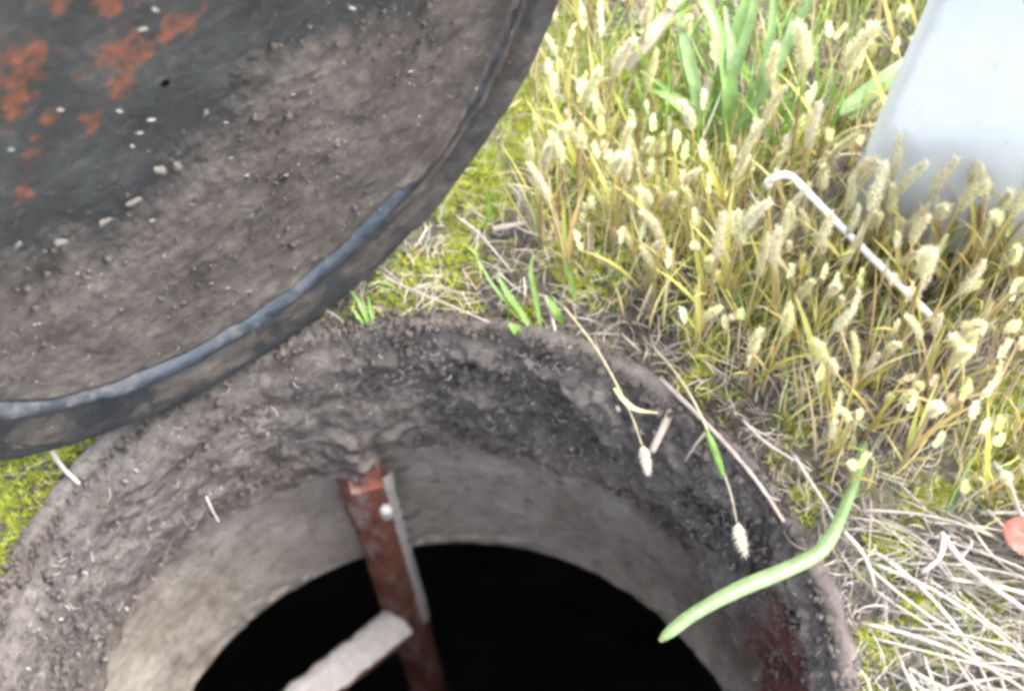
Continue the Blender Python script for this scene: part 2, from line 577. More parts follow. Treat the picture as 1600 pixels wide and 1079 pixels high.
    bm = bmesh.new(); bmesh.ops.create_icosphere(bm, subdivisions=3, radius=1)
    IV = np.array([v.co for v in bm.verts]); IF = np.array([[v.index for v in f.verts] for f in bm.faces]); bm.free()
    Vs, Fs, off = [], [], 0
    for i in range(260):
        if i < 150: aa = R_(random.gauss(50, 22)); zz = -abs(random.gauss(.03, .055)) - .003
        else: aa = R_(random.uniform(-15, 200)); zz = -random.uniform(.005, .18)
        s = random.choice([.002, .002, .003, .003, .004, .006]) * random.uniform(.8, 1.3)
        if i >= 150: s *= .6
        nn = np.array([noise.fractal(Vector(v * 1.6) + Vector((i * 3.1, 0, 0)), .7, 2.2, 4) for v in IV])
        v = IV * (1 + .45 * nn)[:, None] * s * np.array([random.uniform(.7, 1.2), random.uniform(.7, 1.2), random.uniform(.6, 1)])
        t_ = -zz / .205
        rr = .357 - .012 * min(1, t_ / .2) - .021 * t_ + s * .25 * random.random()
        Vs.append(v + np.array([rr * math.cos(aa), rr * math.sin(aa), zz])); Fs.append(IF + off); off += len(IV)
    o = link('mud_clods', mesh_np('mud_clods', np.vstack(Vs), np.vstack(Fs), {'rust': np.zeros(off)}, True), MAT['mud'], root)
    o['kind'] = 'stuff'


build_manhole()


def octa_lumps(C, S):
    """many small uneven lumps (8 faces each) at centres C with sizes S"""
    n = len(C)
    B = np.array([(1, 0, 0), (-1, 0, 0), (0, 1, 0), (0, -1, 0), (0, 0, 1), (0, 0, -1)], float)
    Fb = np.array([(0, 2, 4), (2, 1, 4), (1, 3, 4), (3, 0, 4), (2, 0, 5), (1, 2, 5), (3, 1, 5), (0, 3, 5)])
    q = rng.normal(size=(n, 3, 3)); q, _ = np.linalg.qr(q)
    V = (B[None] * rng.uniform(.55, 1.25, (n, 6, 1))) @ q * S[:, None, None] + C[:, None]
    F = (Fb[None] + (np.arange(n) * 6)[:, None, None]).reshape(-1, 3)
    return V.reshape(-1, 3), F


def build_crumbs():
    n = 9000
    a = np.radians(rng.uniform(-30, 215, n)); z = -.004 - .19 * rng.random(n) ** 1.2
    t = -z / .205
    r = .358 - .012 * smooth01(t, 0, .2) - .021 * t + rng.normal(0, .002, n)
    V, F = octa_lumps(np.stack([r * np.cos(a), r * np.sin(a), z], 1), rng.gamma(2.2, .00065, n) + .0006)
    o = link('mud_crumbs', mesh_np('mud_crumbs', V, F, {'rust': np.zeros(len(V))}), MAT['mud'], bpy.data.objects['manhole'])
    o['kind'] = 'stuff'
    # crumbs of soil spilled over the rim and the ground round it
    n = 12000
    a = np.radians(rng.uniform(-60, 240, n)); r = .352 + rng.gamma(1.3, .045, n)
    P = np.stack([r * np.cos(a), r * np.sin(a), 0 * r], 1)
    zz = ground_h(P); zz = np.where(r < .376, .004 - ((r - .366) / .012) ** 2 * .004, zz)
    P[:, 2] = zz + .0006
    V, F = octa_lumps(P, rng.gamma(2.0, .0008, n) + .0007)
    o = link('soil_crumbs', mesh_np('soil_crumbs', V, F, {'rust': np.zeros(len(V)), 'mossy': np.zeros(len(V))}), MAT['soil'])
    tag(o, 'loose crumbs of grey soil spilled along the rim of the manhole', 'soil', kind='stuff')


build_crumbs()


def fibres(P, Nn, n_col, lmin, lmax):
    """short curled root hairs lying on a surface with normals Nn"""
    n = len(P); S = 4
    t1 = np.cross(Nn, rng.normal(size=(n, 3))); t1 /= np.linalg.norm(t1, axis=1)[:, None]
    t2 = np.cross(Nn, t1)
    L = rng.uniform(lmin, lmax, n) * rng.uniform(.5, 1.2, n); W = rng.uniform(.00014, .0004, n); cu = rng.normal(0, 1.3, n)
    V = np.zeros((n, S + 1, 2, 3)); pos = P.copy()
    for k in range(S + 1):
        a = cu * (k / S - .5)
        d = t1 * np.cos(a)[:, None] + t2 * np.sin(a)[:, None]; sd_ = np.cross(Nn, d)
        lift = np.sin(np.pi * k / S) * .0012
        V[:, k, 0] = pos - sd_ * W[:, None] + Nn * lift; V[:, k, 1] = pos + sd_ * W[:, None] + Nn * lift
        pos = pos + d * (L / S)[:, None]
    base = (np.arange(n) * (S + 1) * 2)[:, None]; k = np.arange(S)[None] * 2
    F = np.stack([base + k, base + k + 1, base + k + 3, base + k + 2], -1).reshape(-1, 4)
    c = np.clip(np.array([.25, .222, .19]) * rng.gamma(2.2, .42, (n, 1)), .03, .6)
    return V.reshape(-1, 3), F, np.repeat(c, (S + 1) * 2, 0)


def lining_fibres():
    n = 2200
    a = np.radians(rng.uniform(-30, 215, n)); z = -.002 - .20 * rng.random(n)
    t = -z / .205
    r = .352 - .012 * smooth01(t, 0, .2) - .021 * t - rng.random(n) * .004
    P = np.stack([r * np.cos(a), r * np.sin(a), z], 1)
    Nn = np.stack([-np.cos(a), -np.sin(a), .25 + 0 * a], 1); Nn /= np.linalg.norm(Nn, axis=1)[:, None]
    V, F, c = fibres(P, Nn, None, .004, .016)
    o = link('root_fibres', mesh_np('root_fibres', V, F, {'tint': c}), MAT['stuff'], bpy.data.objects['manhole'])
    o['kind'] = 'stuff'


lining_fibres()

# ------------------------------------------------------------------ lid
LID_R = .38
LID_AZ, LID_TI = R_(128.1), R_(85)
LU = np.array([math.cos(LID_AZ) * math.cos(LID_TI), math.sin(LID_AZ) * math.cos(LID_TI), math.sin(LID_TI)])
LV = np.array([-math.sin(LID_AZ), math.cos(LID_AZ), 0])
LN = np.cross(LU, LV)
LID_BASE = np.array([-.132, .339, .007])
LID_M = Matrix([[-LV[i], LU[i], LN[i], LID_BASE[i]] for i in range(3)] + [[0, 0, 0, 1]])


def lid_px(px, py, z=0.0):
    """lid plane coordinates (x across, y up from the standing edge) shown at a pixel"""
    d = M.T @ np.array([px - 800, -(py - 539.5), -FPX])
    c0 = LID_BASE + LN * z
    k = ((c0 - CAM) @ LN) / (d @ LN)
    q = CAM + k * d - LID_BASE
    return np.array([-(q @ LV), q @ LU])


def build_lid():
    root = link('manhole_cover', None)
    root.matrix_world = LID_M
    tag(root, 'opened manhole cover standing on its edge, black rusty underside crusted with mud', 'manhole cover')
    na, nr = 520, 150
    th = np.arange(na) * 2 * np.pi / na
    # plate: underside, flange and rolled outer edge, back
    rr = np.concatenate([np.linspace(.004, .372, nr), [.376, .379, .380, .380, .379, .376, .30, .004]])
    zz = np.concatenate([np.zeros(nr), [-.0006, -.002, -.005, -.014, -.017, -.018, -.018, -.018]])
    flange = smooth01(rr, .322, .338) * .006
    zz = zz + np.where(np.arange(len(rr)) < nr, flange, np.where(np.arange(len(rr)) < nr + 3, .006, 0))
    A, K = np.meshgrid(th, np.arange(len(rr)), indexing='ij')
    r = rr[K].ravel(); a = A.ravel(); z = zz[K].ravel()
    P = np.stack([r * np.cos(a), r * np.sin(a) + LID_R, z], 1)
    nn = fnoise(P * 20, 4)
    P[:, 2] += .0012 * nn * (z > -.01)
    spots = [((195, 85), .024), ((205, 118), .016), ((190, 132), .013), ((10, 120), .028), ((18, 160), .018), ((60, 80), .016), ((285, 35), .015), ((262, 42), .010),
             ((310, 22), .011), ((52, 236), .011), ((145, 190), .010), ((32, 303), .010), ((380, 155), .009), ((175, 12), .014), ((70, 185), .009), ((90, 5), .01)]
    rust = np.zeros(len(P))
    w = fnoise(P * 40, 4, off=(1, 2, 3)); w2 = fnoise(P * 110, 3, off=(6, 2, 3))
    for (px, py), s in spots:
        c = lid_px(px, py)
        d = np.hypot(P[:, 0] - c[0], P[:, 1] - c[1]) / s
        rust = np.maximum(rust, .95 * (1 - smooth01(d + .9 * w + .8 * w2, .25, 1.05)))
    up = smooth01(P[:, 1], .45, .6)
    rust = np.maximum(rust, up * smooth01(w, .15, .5))
    rust *= .9 * (z > -.003)
    link('plate', mesh_np('plate', P, grid_faces(na, len(rr), True), {'rust': rust}, True), MAT['lid'], root)
    # stiffening rib
    pr = np.array([(.300, -.004), (.303, .006), (.3075, .0125), (.313, .0155), (.319, .0145), (.3245, .008), (.328, .001)])
    pr = spline(pr, 18)
    A, K = np.meshgrid(th, np.arange(len(pr)), indexing='ij')
    P = np.stack([pr[K, 0] * np.cos(A), pr[K, 0] * np.sin(A) + LID_R, pr[K, 1]], -1).reshape(-1, 3)
    nn = fnoise(P * 30, 4, off=(3, 9, 2))
    P[:, 2] += .0030 * nn
    P[:, 0] *= 1 + .004 * nn
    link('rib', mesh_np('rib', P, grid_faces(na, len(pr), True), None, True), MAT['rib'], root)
    # caked mud: thick towards the standing edge, worn away in the middle
    nr2 = 230
    rr = np.linspace(.004, .377, nr2)
    A, K = np.meshgrid(th, np.arange(nr2), indexing='ij')
    a = A.ravel(); r = rr[K.ravel()]
    P = np.stack([r * np.cos(a), r * np.sin(a) + LID_R, 0 * r], 1)
    n1 = fnoise(P * 11, 5, .8, (2, 2, 7)); n2 = fnoise(P * 38, 4, .7, (4, 1, 7)); n3 = fnoise(P * 5, 2, 1, (8, 8, 8))
    # boundary of the clean middle, followed point by point
    bd = [(-60, 420), (0, 372), (90, 350), (180, 318), (250, 240), (290, 190), (330, 150), (350, 90), (420, 70), (500, 50), (570, 20), (640, -60), (700, -160)]
    B = np.array([lid_px(*p) for p in bd])
    Bs = spline(B, 160)
    cen = np.array([0.0, LID_R + .07])
    ba = np.unwrap(np.arctan2(Bs[:, 1] - cen[1], Bs[:, 0] - cen[0])); br = np.hypot(Bs[:, 0] - cen[0], Bs[:, 1] - cen[1])
    o_ = np.argsort(ba); ba = ba[o_]; br = br[o_]
    pa = np.arctan2(P[:, 1] - cen[1], P[:, 0] - cen[0]); prr = np.hypot(P[:, 0] - cen[0], P[:, 1] - cen[1])
    lo = ba[0]
    pa2 = lo + (pa - lo) % (2 * np.pi)
    bnd = np.interp(pa2, np.append(ba, lo + 2 * np.pi), np.append(br, br[0]))
    mask = smooth01(prr - bnd + .030 * n1 + .016 * n2, -.03, .05)
    cover = smooth01(prr - bnd + .030 * n1 + .016 * n2, -.02, .10)
    cover = np.where(r > .327, np.clip(.45 + .5 * n1, .1, 1), cover)
    inner = r < .303
    edge = smooth01(r, .300, .306) * (1 - smooth01(r, .322, .33))
    lump = .006 + .0042 * n1 + .0014 * n2 + .003 * n3
    zin = mask * (lump * (.12 + .88 * cover) + .004 * smooth01(r, .2, .3)) - (1 - mask) * .0022
    # right-hand arc: mud spills over the rib and the flange
    side = smooth01(P[:, 0] + .02 * n1, .09, .17)
    gap = np.exp(-((r - .3165 - .003 * n1) / .0062) ** 4)
    dirty = smooth01(n1 + .6 * n2, .05, .45) * .9
    zrib = .021 * edge * (side * (1 - 1.5 * gap) - .4 * (1 - side) * (1 - dirty)) + side * .003 * n2 * edge - edge * (1 - side) * .03 * (1 - 1.15 * dirty)
    zfl = .006 + .0045 * (n1 + .3) + .002 * n2 + .006 * side - .0020 * (1 - side)
    z = np.where(r < .303, zin, np.where(r < .326, zin * (1 - edge) + zrib, zfl))
    z = np.where(r > .366, z - (r - .366) / .011 * .012, z)
    groove = np.exp(-((r - .338) / .006) ** 2) * side * .008
    P[:, 2] = z - groove
    link('mud_crust', mesh_np('mud_crust', P, grid_faces(na, nr2, True), {'cover': np.clip(cover, 0, 1)}, True), MAT['lidmud'], root)
    # hinge knuckle low on the standing edge
    V, F = tube([(-.045, -.004, -.012), (-.02, -.004, -.012), (.02, -.004, -.012), (.045, -.004, -.012)], [.010, .0105, .0105, .010], 14)
    link('hinge', pymesh('hinge', V, F, True), MAT['rust'], root)


build_lid()


def lid_crumbs():
    n = 4200
    a = rng.uniform(0, 2 * np.pi, n); rr = .30 * np.sqrt(rng.random(n))
    P = np.stack([rr * np.cos(a), rr * np.sin(a) + LID_R, 0 * rr], 1)
    k = P[:, 1] < .27 + .05 * rng.normal(size=n) + .7 * np.maximum(0, P[:, 0])
    P = P[k]; n = len(P)
    P[:, 2] = .0058 + rng.normal(0, .0012, n)
    V, F = octa_lumps(P, rng.gamma(1.6, .0007, n) + .0004)
    o = link('mud_crumbs', mesh_np('mud_crumbs', V, F, {'cover': np.ones(len(V))}), MAT['lidmud'], bpy.data.objects['manhole_cover'])
    o['kind'] = 'stuff'


lid_crumbs()


def lid_fibres():
    n = 800
    a = rng.uniform(0, 2 * np.pi, n); rr = .31 * np.sqrt(rng.random(n))
    P = np.stack([rr * np.cos(a), rr * np.sin(a) + LID_R, 0 * rr], 1)
    P = P[P[:, 1] < .30 + .05 * rng.normal(size=n) + .7 * np.maximum(0, P[:, 0])]; n = len(P)
    P[:, 2] = .0085 + rng.random(n) * .003
    V, F, c = fibres(P, np.tile([0, 0, 1.0], (n, 1)), None, .004, .013)
    o = link('root_fibres', mesh_np('root_fibres', V, F, {'tint': c * .5}), MAT['stuff'], bpy.data.objects['manhole_cover'])
    o['kind'] = 'stuff'


lid_fibres()

# ------------------------------------------------------------------ ladder
def angle_iron(a, t, length):
    """corroded L profile whose corner is at the origin, legs along +x and +y, hanging down -z"""
    pts = []
    m = 7
    for k in range(m): pts.append((a * k / (m - 1), 0))
    pts += [(a, t)]
    for k in range(1, m): pts.append((a - (a - t) * k / (m - 1), t))
    for k in range(1, m): pts.append((t, t + (a - t) * k / (m - 1)))
    pts += [(0, a)]
    for k in range(1, m - 1): pts.append((0, a - a * k / (m - 1)))
    nz_ = 420
    V, F = [], []
    for i in range(nz_ + 1):
        z = -length * i / nz_
        for x, y in pts:
            p = Vector((x * 45, y * 45, z * 30))
            q = noise.fractal(p, .8, 2, 3) * .0016
            e = noise.fractal(Vector((1.7, 2.3, z * 60)), .8, 2, 3) * .0032       # ragged edges
            wx = e if x > a * .8 else 0
            wy = noise.fractal(Vector((7.7, 2.3, z * 60)), .8, 2, 3) * .0032 if y > a * .8 else 0
            V.append((x + q + wx, y + q * .7 + wy, z))
    n = len(pts)
    for i in range(nz_):
        for k in range(n):
            F.append((i * n + k, i * n + (k + 1) % n, (i + 1) * n + (k + 1) % n, (i + 1) * n + k))
    return V, F


def crumbly_slab(L, W, T, seed):
    """caked layer with ragged sides, along +x"""
    nx, ny = 90, 16
    X, Y = np.meshgrid(np.linspace(0, L, nx), np.linspace(-1, 1, ny), indexing='ij')
    x = X.ravel(); y = Y.ravel()
    e = np.array([noise.fractal(Vector((a * 55, (1 if b > 0 else -1) * 3.0, seed)), .8, 2, 4) for a, b in zip(x, y)])
    yy = y * W * .5 * (1 + (.13 if W > .03 else .6) * e)
    h = np.array([noise.fractal(Vector((a * 70, b * 70, seed + 4)), .8, 2, 4) for a, b in zip(x, yy)])
    z = T * (1 - np.abs(y) ** 5) + .0022 * h * (1 - np.abs(y) ** 8)
    return np.stack([x, yy, z], 1), grid_faces(nx, ny)


def build_ladder():
    zt, zr = -.30, -.74
    pT = gnd(580, 786, zt)
    pR = gnd(632, 968, zr)
    pE = gnd(470, 1096, zr)
    d = (pE - pR)[:2]; d /= np.linalg.norm(d)
    root = link('ladder', None); root.location = (pT[0], pT[1], -3.6)
    tag(root, 'rusty steel ladder going down inside the manhole with a dust covered rung', 'ladder')
    rel = lambda p: (p[0] - pT[0], p[1] - pT[1], p[2] + 3.6)
    V, F = angle_iron(.037, .006, 3.3)
    me = pymesh('rail', V, F, True)
    yaw = math.atan2(d[1], d[0])
    # corner towards the camera side, one leg along the wall, one leg into the hole
    ca = math.atan2(CAM[1] - pT[1], CAM[0] - pT[0])
    for k in (0, 1):
        o = link('rail', me, MAT['rust'], root)
        q = pT[:2] + d * (0 if k == 0 else .33)
        o.location = (q[0] - pT[0], q[1] - pT[1], (zt + .075 if k == 0 else -.66) + 3.6)
        o.rotation_euler = (0, 0, ca + math.pi - math.pi / 4 if k == 0 else ca + math.pi - math.pi / 4)
        # pale crust run down one leg
        Vd, Fd = crumbly_slab(.52, .015, .0032, 3 + k)
        c = link('dust_streak', mesh_np('dust_streak', Vd, Fd, None, True), MAT['dust'], o)
        c.matrix_local = Matrix(((0, 1, 0, .033), (0, 0, -1, -.0002), (-1, 0, 0, -.06), (0, 0, 0, 1)))
    for j in range(7):
        z = zr - .40 * j
        b = link('rung', bevel_box('rung', .33, .042, .022, .002) if j == 0 else rung_me, MAT['rust'], root)
        if j == 0: rung_me = b.data
        c = pR[:2] + d * .17
        b.location = (c[0] - pT[0], c[1] - pT[1], z + 3.6)
        b.rotation_euler = (0, 0, yaw)
        if j == 0:
            Vd, Fd = crumbly_slab(.322, .045, .006, 1)
            Vd[:, 0] -= .167; Vd[:, 2] += .0112
            dust_me = mesh_np('dust_layer', Vd, Fd, None, True)
        if j < 3:
            link('dust_layer', dust_me, MAT['dust'], b)
    # bracket plate that ties the rail to the wall, with its bolt
    wdir = pT[:2] / np.linalg.norm(pT[:2])
    br = link('bracket', bevel_box('bracket', .07, .034, .006, .0015), MAT['rust'], root)
    m = pT[:2] + wdir * .03
    br.location = (m[0] - pT[0], m[1] - pT[1], zt + 3.6 + .045)
    br.rotation_euler = (0, 0, math.atan2(wdir[1], wdir[0]))
    pb = gnd(603, 797, zt + .008)
    V, F = tube([(0, 0, -.012), (0, 0, 0), (0, 0, .004), (0, 0, .006)], [.0068, .0068, .0064, .004], 6)
    b = link('bolt', pymesh('bolt', V, F), MAT['bolt'], root)
    b.location = rel(pb)


build_ladder()

# ------------------------------------------------------------------ post
def build_post():
    bl = gnd(1312, 345, 0); brr = gnd(1574, 402, 0)
    d = (brr - bl)[:2]; d /= np.linalg.norm(d)
    n = np.array([d[1], -d[0]])                # faces the camera
    w, th, h = .205, .045, .80
    c = bl[:2] + d * w / 2 - n * th / 2
    root = link('post', None); root.location = (c[0], c[1], -.03)
    root.rotation_euler = (0, R_(4.6), math.atan2(d[1], d[0]))
    tag(root, 'pale grey flat metal post with a bolt hole standing in the grass', 'post')
    import bmesh
    m, nt, out = new_mat('post_paint')
    a = tex(nt, 7, 8, .65); b = tex(nt, 120, 5, .7)
    col = ramp(nt, a, [(0.35, (.54, .565, .595)), (0.62, (.62, .645, .675)), (.8, (.65, .67, .695))])
    smear = ramp(nt, tex(nt, 22, 7, .75, vec_scale=(1, 1, .22)), [(0.54, (0, 0, 0)), (0.74, (.5, .5, .5))])
    col = mix(nt, smear, col, (.44, .41, .36))
    spot = ramp(nt, tex(nt, 85, 5, .7), [(0.60, (0, 0, 0)), (0.70, (.45, .45, .45))])
    col = mix(nt, spot, col, (.36, .34, .31))
    principled(nt, out, col, .55, b, .0008, .5, .35)
    # front sheet with a round hole, built as a plate around the hole
    dr = M.T @ np.array([1572 - 800, -(-6 - 539.5), -FPX])
    n3 = np.array([n[0], n[1], 0]); p0 = np.array([bl[0], bl[1], 0])
    hp = CAM + dr * ((p0 - CAM) @ n3) / (dr @ n3)
    hx, hz, hr = float((hp[:2] - c) @ d), float(hp[2]) + .03, .019
    bm = bmesh.new()
    seg = 40
    ring = [bm.verts.new((hx + hr * math.cos(2 * math.pi * k / seg), -th / 2, hz + hr * math.sin(2 * math.pi * k / seg))) for k in range(seg)]
    ring2 = [bm.verts.new((v.co.x, -th / 2 + .004, v.co.z)) for v in ring]
    x0, x1, z0, z1 = -w / 2 + .008, w / 2 - .008, 0, h
    outer = []
    for k in range(seg):
        cx, cz = math.cos(2 * math.pi * k / seg), math.sin(2 * math.pi * k / seg)
        s = min([((x1 - hx) / cx) if cx > 1e-6 else 9, ((x0 - hx) / cx) if cx < -1e-6 else 9, (.09 / cz) if cz > 1e-6 else 9, (-.09 / cz) if cz < -1e-6 else 9])
        outer.append(bm.verts.new((hx + cx * s, -th / 2, hz + cz * s)))
    for k in range(seg):
        k2 = (k + 1) % seg
        bm.faces.new((ring[k], ring[k2], outer[k2], outer[k])[::-1])
        bm.faces.new((ring[k], ring2[k], ring2[k2], ring[k2])[::-1])
    def q(*pts): bm.faces.new([bm.verts.new(p) for p in pts])
    y = -th / 2
    q((x0, y, z0), (x1, y, z0), (x1, y, hz - .09), (x0, y, hz - .09))
    q((x0, y, hz + .09), (x1, y, hz + .09), (x1, y, z1), (x0, y, z1))
    for cx_, cz_ in ((x1, .09), (x0, .09), (x0, -.09), (x1, -.09)):
        ca = math.atan2(cz_, cx_ - hx) % (2 * math.pi)
        k = int(ca / (2 * math.pi) * seg)
        q(tuple(outer[k].co), (cx_, -th / 2, hz + cz_), tuple(outer[(k + 1) % seg].co))
    # rounded side walls and back
    for sx in (-1, 1):
        arc = []
        for k in range(7):
            t = k / 6 * math.pi / 2
            arc.append((sx * (w / 2 - .008 + .008 * math.sin(t)), -th / 2 + .008 - .008 * math.cos(t)))
        arc.append((sx * w / 2, th / 2))
        for (ax, ay), (bx, by) in zip(arc[:-1], arc[1:]):
            f = [(ax, ay, z0), (bx, by, z0), (bx, by, z1), (ax, ay, z1)]
            q(*(f if sx > 0 else f[::-1]))
    q((w / 2, th / 2, z0), (-w / 2, th / 2, z0), (-w / 2, th / 2, z1), (w / 2, th / 2, z1))
    q((-w / 2, -th / 2 + .008, z1), (w / 2, -th / 2 + .008, z1), (w / 2, th / 2, z1), (-w / 2, th / 2, z1))
    q((x0, y, z1), (x1, y, z1), (w / 2, y + .008, z1), (-w / 2, y + .008, z1))
    bmesh.ops.remove_doubles(bm, verts=bm.verts, dist=1e-5)
    me = bpy.data.meshes.new('shell'); bm.to_mesh(me); bm.free()
    link('shell', me, m, root)
    V, F = tube([(hx + .004, -th / 2 + .016, hz), (hx + .004, -th / 2 + .003, hz), (hx + .004, -th / 2 - .004, hz), (hx + .004, -th / 2 - .006, hz)], [.0095, .0095, .0092, .006], 6)
    link('bolt', pymesh('bolt', V, F), MAT['rust'], root)


build_post()

post_c = gnd(1470, 360)[:2]


def scatter(n, lo=(-.85, -.55), hi=(1.05, 1.25), rmin=.376):
    P = np.stack([rng.uniform(lo[0], hi[0], n), rng.uniform(lo[1], hi[1], n), np.zeros(n)], 1)
    P = P[np.hypot(P[:, 0], P[:, 1]) > rmin]
    # keep the foot of the post and the plane of the lid clear
    k = ~((P[:, 0] > .375) & (P[:, 0] < .60) & (np.abs(P[:, 1] - (.466 - (P[:, 0] - .38) * .245) - .022) < .030))
    P = P[k]
    return P, to_px(P)


def with_h(P):
    P = P.copy(); P[:, 2] = ground_h(P); return P


def lut(choice, jit=.18):
    c = np.asarray(choice, float)
    return lambda n: np.clip(c[rng.integers(0, len(c), n)] * (1 + rng.normal(0, jit, (n, 1))) * (1 + rng.normal(0, .05, (n, 3))), .005, .85)


DRY = lut([(.36, .31, .25), (.44, .39, .33), (.30, .25, .19), (.20, .175, .15), (.50, .46, .40), (.38, .31, .19), (.17, .145, .125)])
PALE = lut([(.36, .33, .285), (.43, .40, .355), (.28, .25, .21), (.18, .16, .135), (.12, .105, .09)])
YEL = lut([(.60, .53, .20), (.55, .55, .17), (.62, .57, .28), (.48, .54, .14), (.62, .48, .24), (.65, .60, .38), (.62, .52, .17)])
GRN = lut([(.25, .38, .09), (.34, .44, .11), (.22, .35, .12), (.44, .50, .14)])
MOSS = lut([(.29, .33, .03), (.36, .38, .04), (.24, .29, .03), (.41, .40, .06), (.19, .23, .03)])

# --- moss
def build_moss():
    P, Q = scatter(110000)
    amount, n = moss_amount(P, Q)
    keep = rng.random(len(P)) < amount * .85
    P = with_h(P[keep])
    P[:, 2] += .004 * np.clip(fnoise(P * 60, 2) + .5, 0, 1.5)
    n = len(P); k = 6
    PP = np.repeat(P, k, 0)
    yaw = rng.uniform(0, 2 * np.pi, n * k); pit = rng.uniform(.35, 1.35, n * k)
    L = rng.uniform(.0045, .0105, n * k); W = rng.uniform(.0009, .0017, n * k)
    V, F, T, I = ribbons(PP, yaw, pit, L, W, rng.uniform(-.6, .3, n * k), rng.uniform(-.6, .6, n * k), 2, 1.6, rng.uniform(-.4, .4, n * k))
    c = np.repeat(MOSS(n), k, 0) * rng.uniform(.8, 1.2, (n * k, 1))
    o = link('moss', mesh_np('moss', V, F, {'tint': c[I]}), MAT['mossm'])
    tag(o, 'bright yellow green moss cushions on the soil around the manhole', 'moss', kind='stuff')


def build_litter():
    P, Q = scatter(90000)
    fox = inside(Q, FOX); st = inside(Q, STRAW)
    r = np.hypot(P[:, 0], P[:, 1])
    pr = np.where(st, .8, np.where(fox, .55, .28))
    pr = np.where((r < .50) & (Q[:, 0] > 560), np.maximum(pr, .7), pr)
    pr = np.where((P[:, 1] > -.05) & (Q[:, 0] < 300), .10, pr)
    k = rng.random(len(P)) < pr
    P = with_h(P[k]); st = st[k] | (np.hypot(P[:, 0] - .47, P[:, 1] - .2) < .12); n = len(P)
    P[:, 2] += rng.uniform(.001, .016, n)
    yaw = rng.uniform(0, 2 * np.pi, n)
    L = rng.uniform(.008, .045, n); W = rng.uniform(.0004, .0013, n)
    V, F, T, I = ribbons(P, yaw, rng.normal(.12, .3, n), L, W, rng.normal(-.25, .4, n), rng.normal(0, .9, n), 6, 3, rng.uniform(-.8, .8, n))
    c = np.where(st[:, None], PALE(n), DRY(n))
    # keep fibres out of the open hole, except for a few that hang over the rim
    o = link('dry_litter', mesh_np('dry_litter', V, F, {'tint': c[I]}), MAT['stuff'])
    tag(o, 'curled dry grass fibres and root litter covering the soil', 'litter', kind='stuff')


def build_grass():
    P, Q = scatter(105000)
    fox = inside(Q, FOX)
    P = P[fox]; Q = Q[fox]
    q0 = np.concatenate([P[:, :2], np.zeros((len(P), 1))], 1)
    n = fnoise(q0 * 8, 3, off=(5, 5, 5))
    edge = smooth01(Q[:, 0] * .55 - Q[:, 1] * .83 + 90, -260, 60)       # thins out towards the hole
    k = rng.random(len(P)) < (.25 + .5 * smooth01(n, -.5, .4)) * (.25 + .75 * edge)
    P = with_h(P[k]); Q = Q[k]; n = len(P)
    yaw = rng.uniform(0, 2 * np.pi, n)
    tall = rng.random(n)
    L = .016 + .085 * tall ** 1.8; W = rng.uniform(.0007, .0024, n)
    V, F, T, I = ribbons(P, yaw, rng.normal(1.36, .16, n), L, W, rng.normal(-.25, .4, n), rng.normal(0, .5, n), 6, 2.2, rng.uniform(-1, 1, n))
    green = np.maximum(smooth01(260 - Q[:, 1] - .1 * (Q[:, 0] - 1000), -250, 200) * .6, .18)
    pick = rng.random(n)
    c = np.where((pick < green)[:, None], GRN(n), np.where((pick > .72)[:, None], DRY(n), YEL(n)))
    tip = (1.06 + .25 * (T - .4))[:, None]
    o = link('grass', mesh_np('grass', V, F, {'tint': np.clip(c[I] * tip, 0, .85)}), MAT['stuff'])
    tag(o, 'short yellowing grass blades filling the weed patch', 'grass', kind='stuff')
    # tan upright stalks, mostly low in the patch
    P, Q = scatter(15000)
    w = inside(Q, FOX) * (smooth01(Q[:, 1], 150, 480) * .8 + .12) * smooth01(Q[:, 0] * .55 - Q[:, 1] * .83 + 90, -220, 60)
    k = rng.random(len(P)) < w * .6
    P = with_h(P[k]); n = len(P)
    V, F, T, I = ribbons(P, rng.normal(.6, .9, n), rng.normal(1.3, .17, n), rng.uniform(.05, .14, n), rng.uniform(.0012, .0030, n), rng.normal(-.15, .25, n), rng.normal(0, .3, n), 5, 3, rng.uniform(-1, 1, n))
    TAN = lut([(.58, .46, .20), (.52, .43, .26), (.58, .50, .34), (.48, .38, .23), (.60, .54, .42), (.54, .41, .26), (.56, .54, .24)])
    o = link('dry_grass', mesh_np('dry_grass', V, F, {'tint': TAN(n)[I]}), MAT['stuff'])
    tag(o, 'tan dry grass stalks standing between the foxtails', 'grass', kind='stuff')
    # scattered grass blades elsewhere
    P, Q = scatter(2600)
    k = ~inside(Q, FOX) & (rng.random(len(P)) < .45)
    P = with_h(P[k]); n = len(P)
    V, F, T, I = ribbons(P, rng.uniform(0, 6.28, n), rng.normal(.9, .4, n), rng.uniform(.015, .05, n), rng.uniform(.001, .003, n), rng.normal(-.6, .4, n), rng.normal(0, .6, n), 5, 2, rng.uniform(-1, 1, n))
    pick = rng.random(n)
    c = np.where((pick < .45)[:, None], GRN(n), np.where((pick < .7)[:, None], YEL(n), DRY(n)))
    o = link('sparse_grass', mesh_np('sparse_grass', V, F, {'tint': c[I]}), MAT['stuff'])
    tag(o, 'sparse short grass blades on the mossy ground beside the rim', 'grass', kind='stuff')


build_moss(); build_litter(); build_grass()

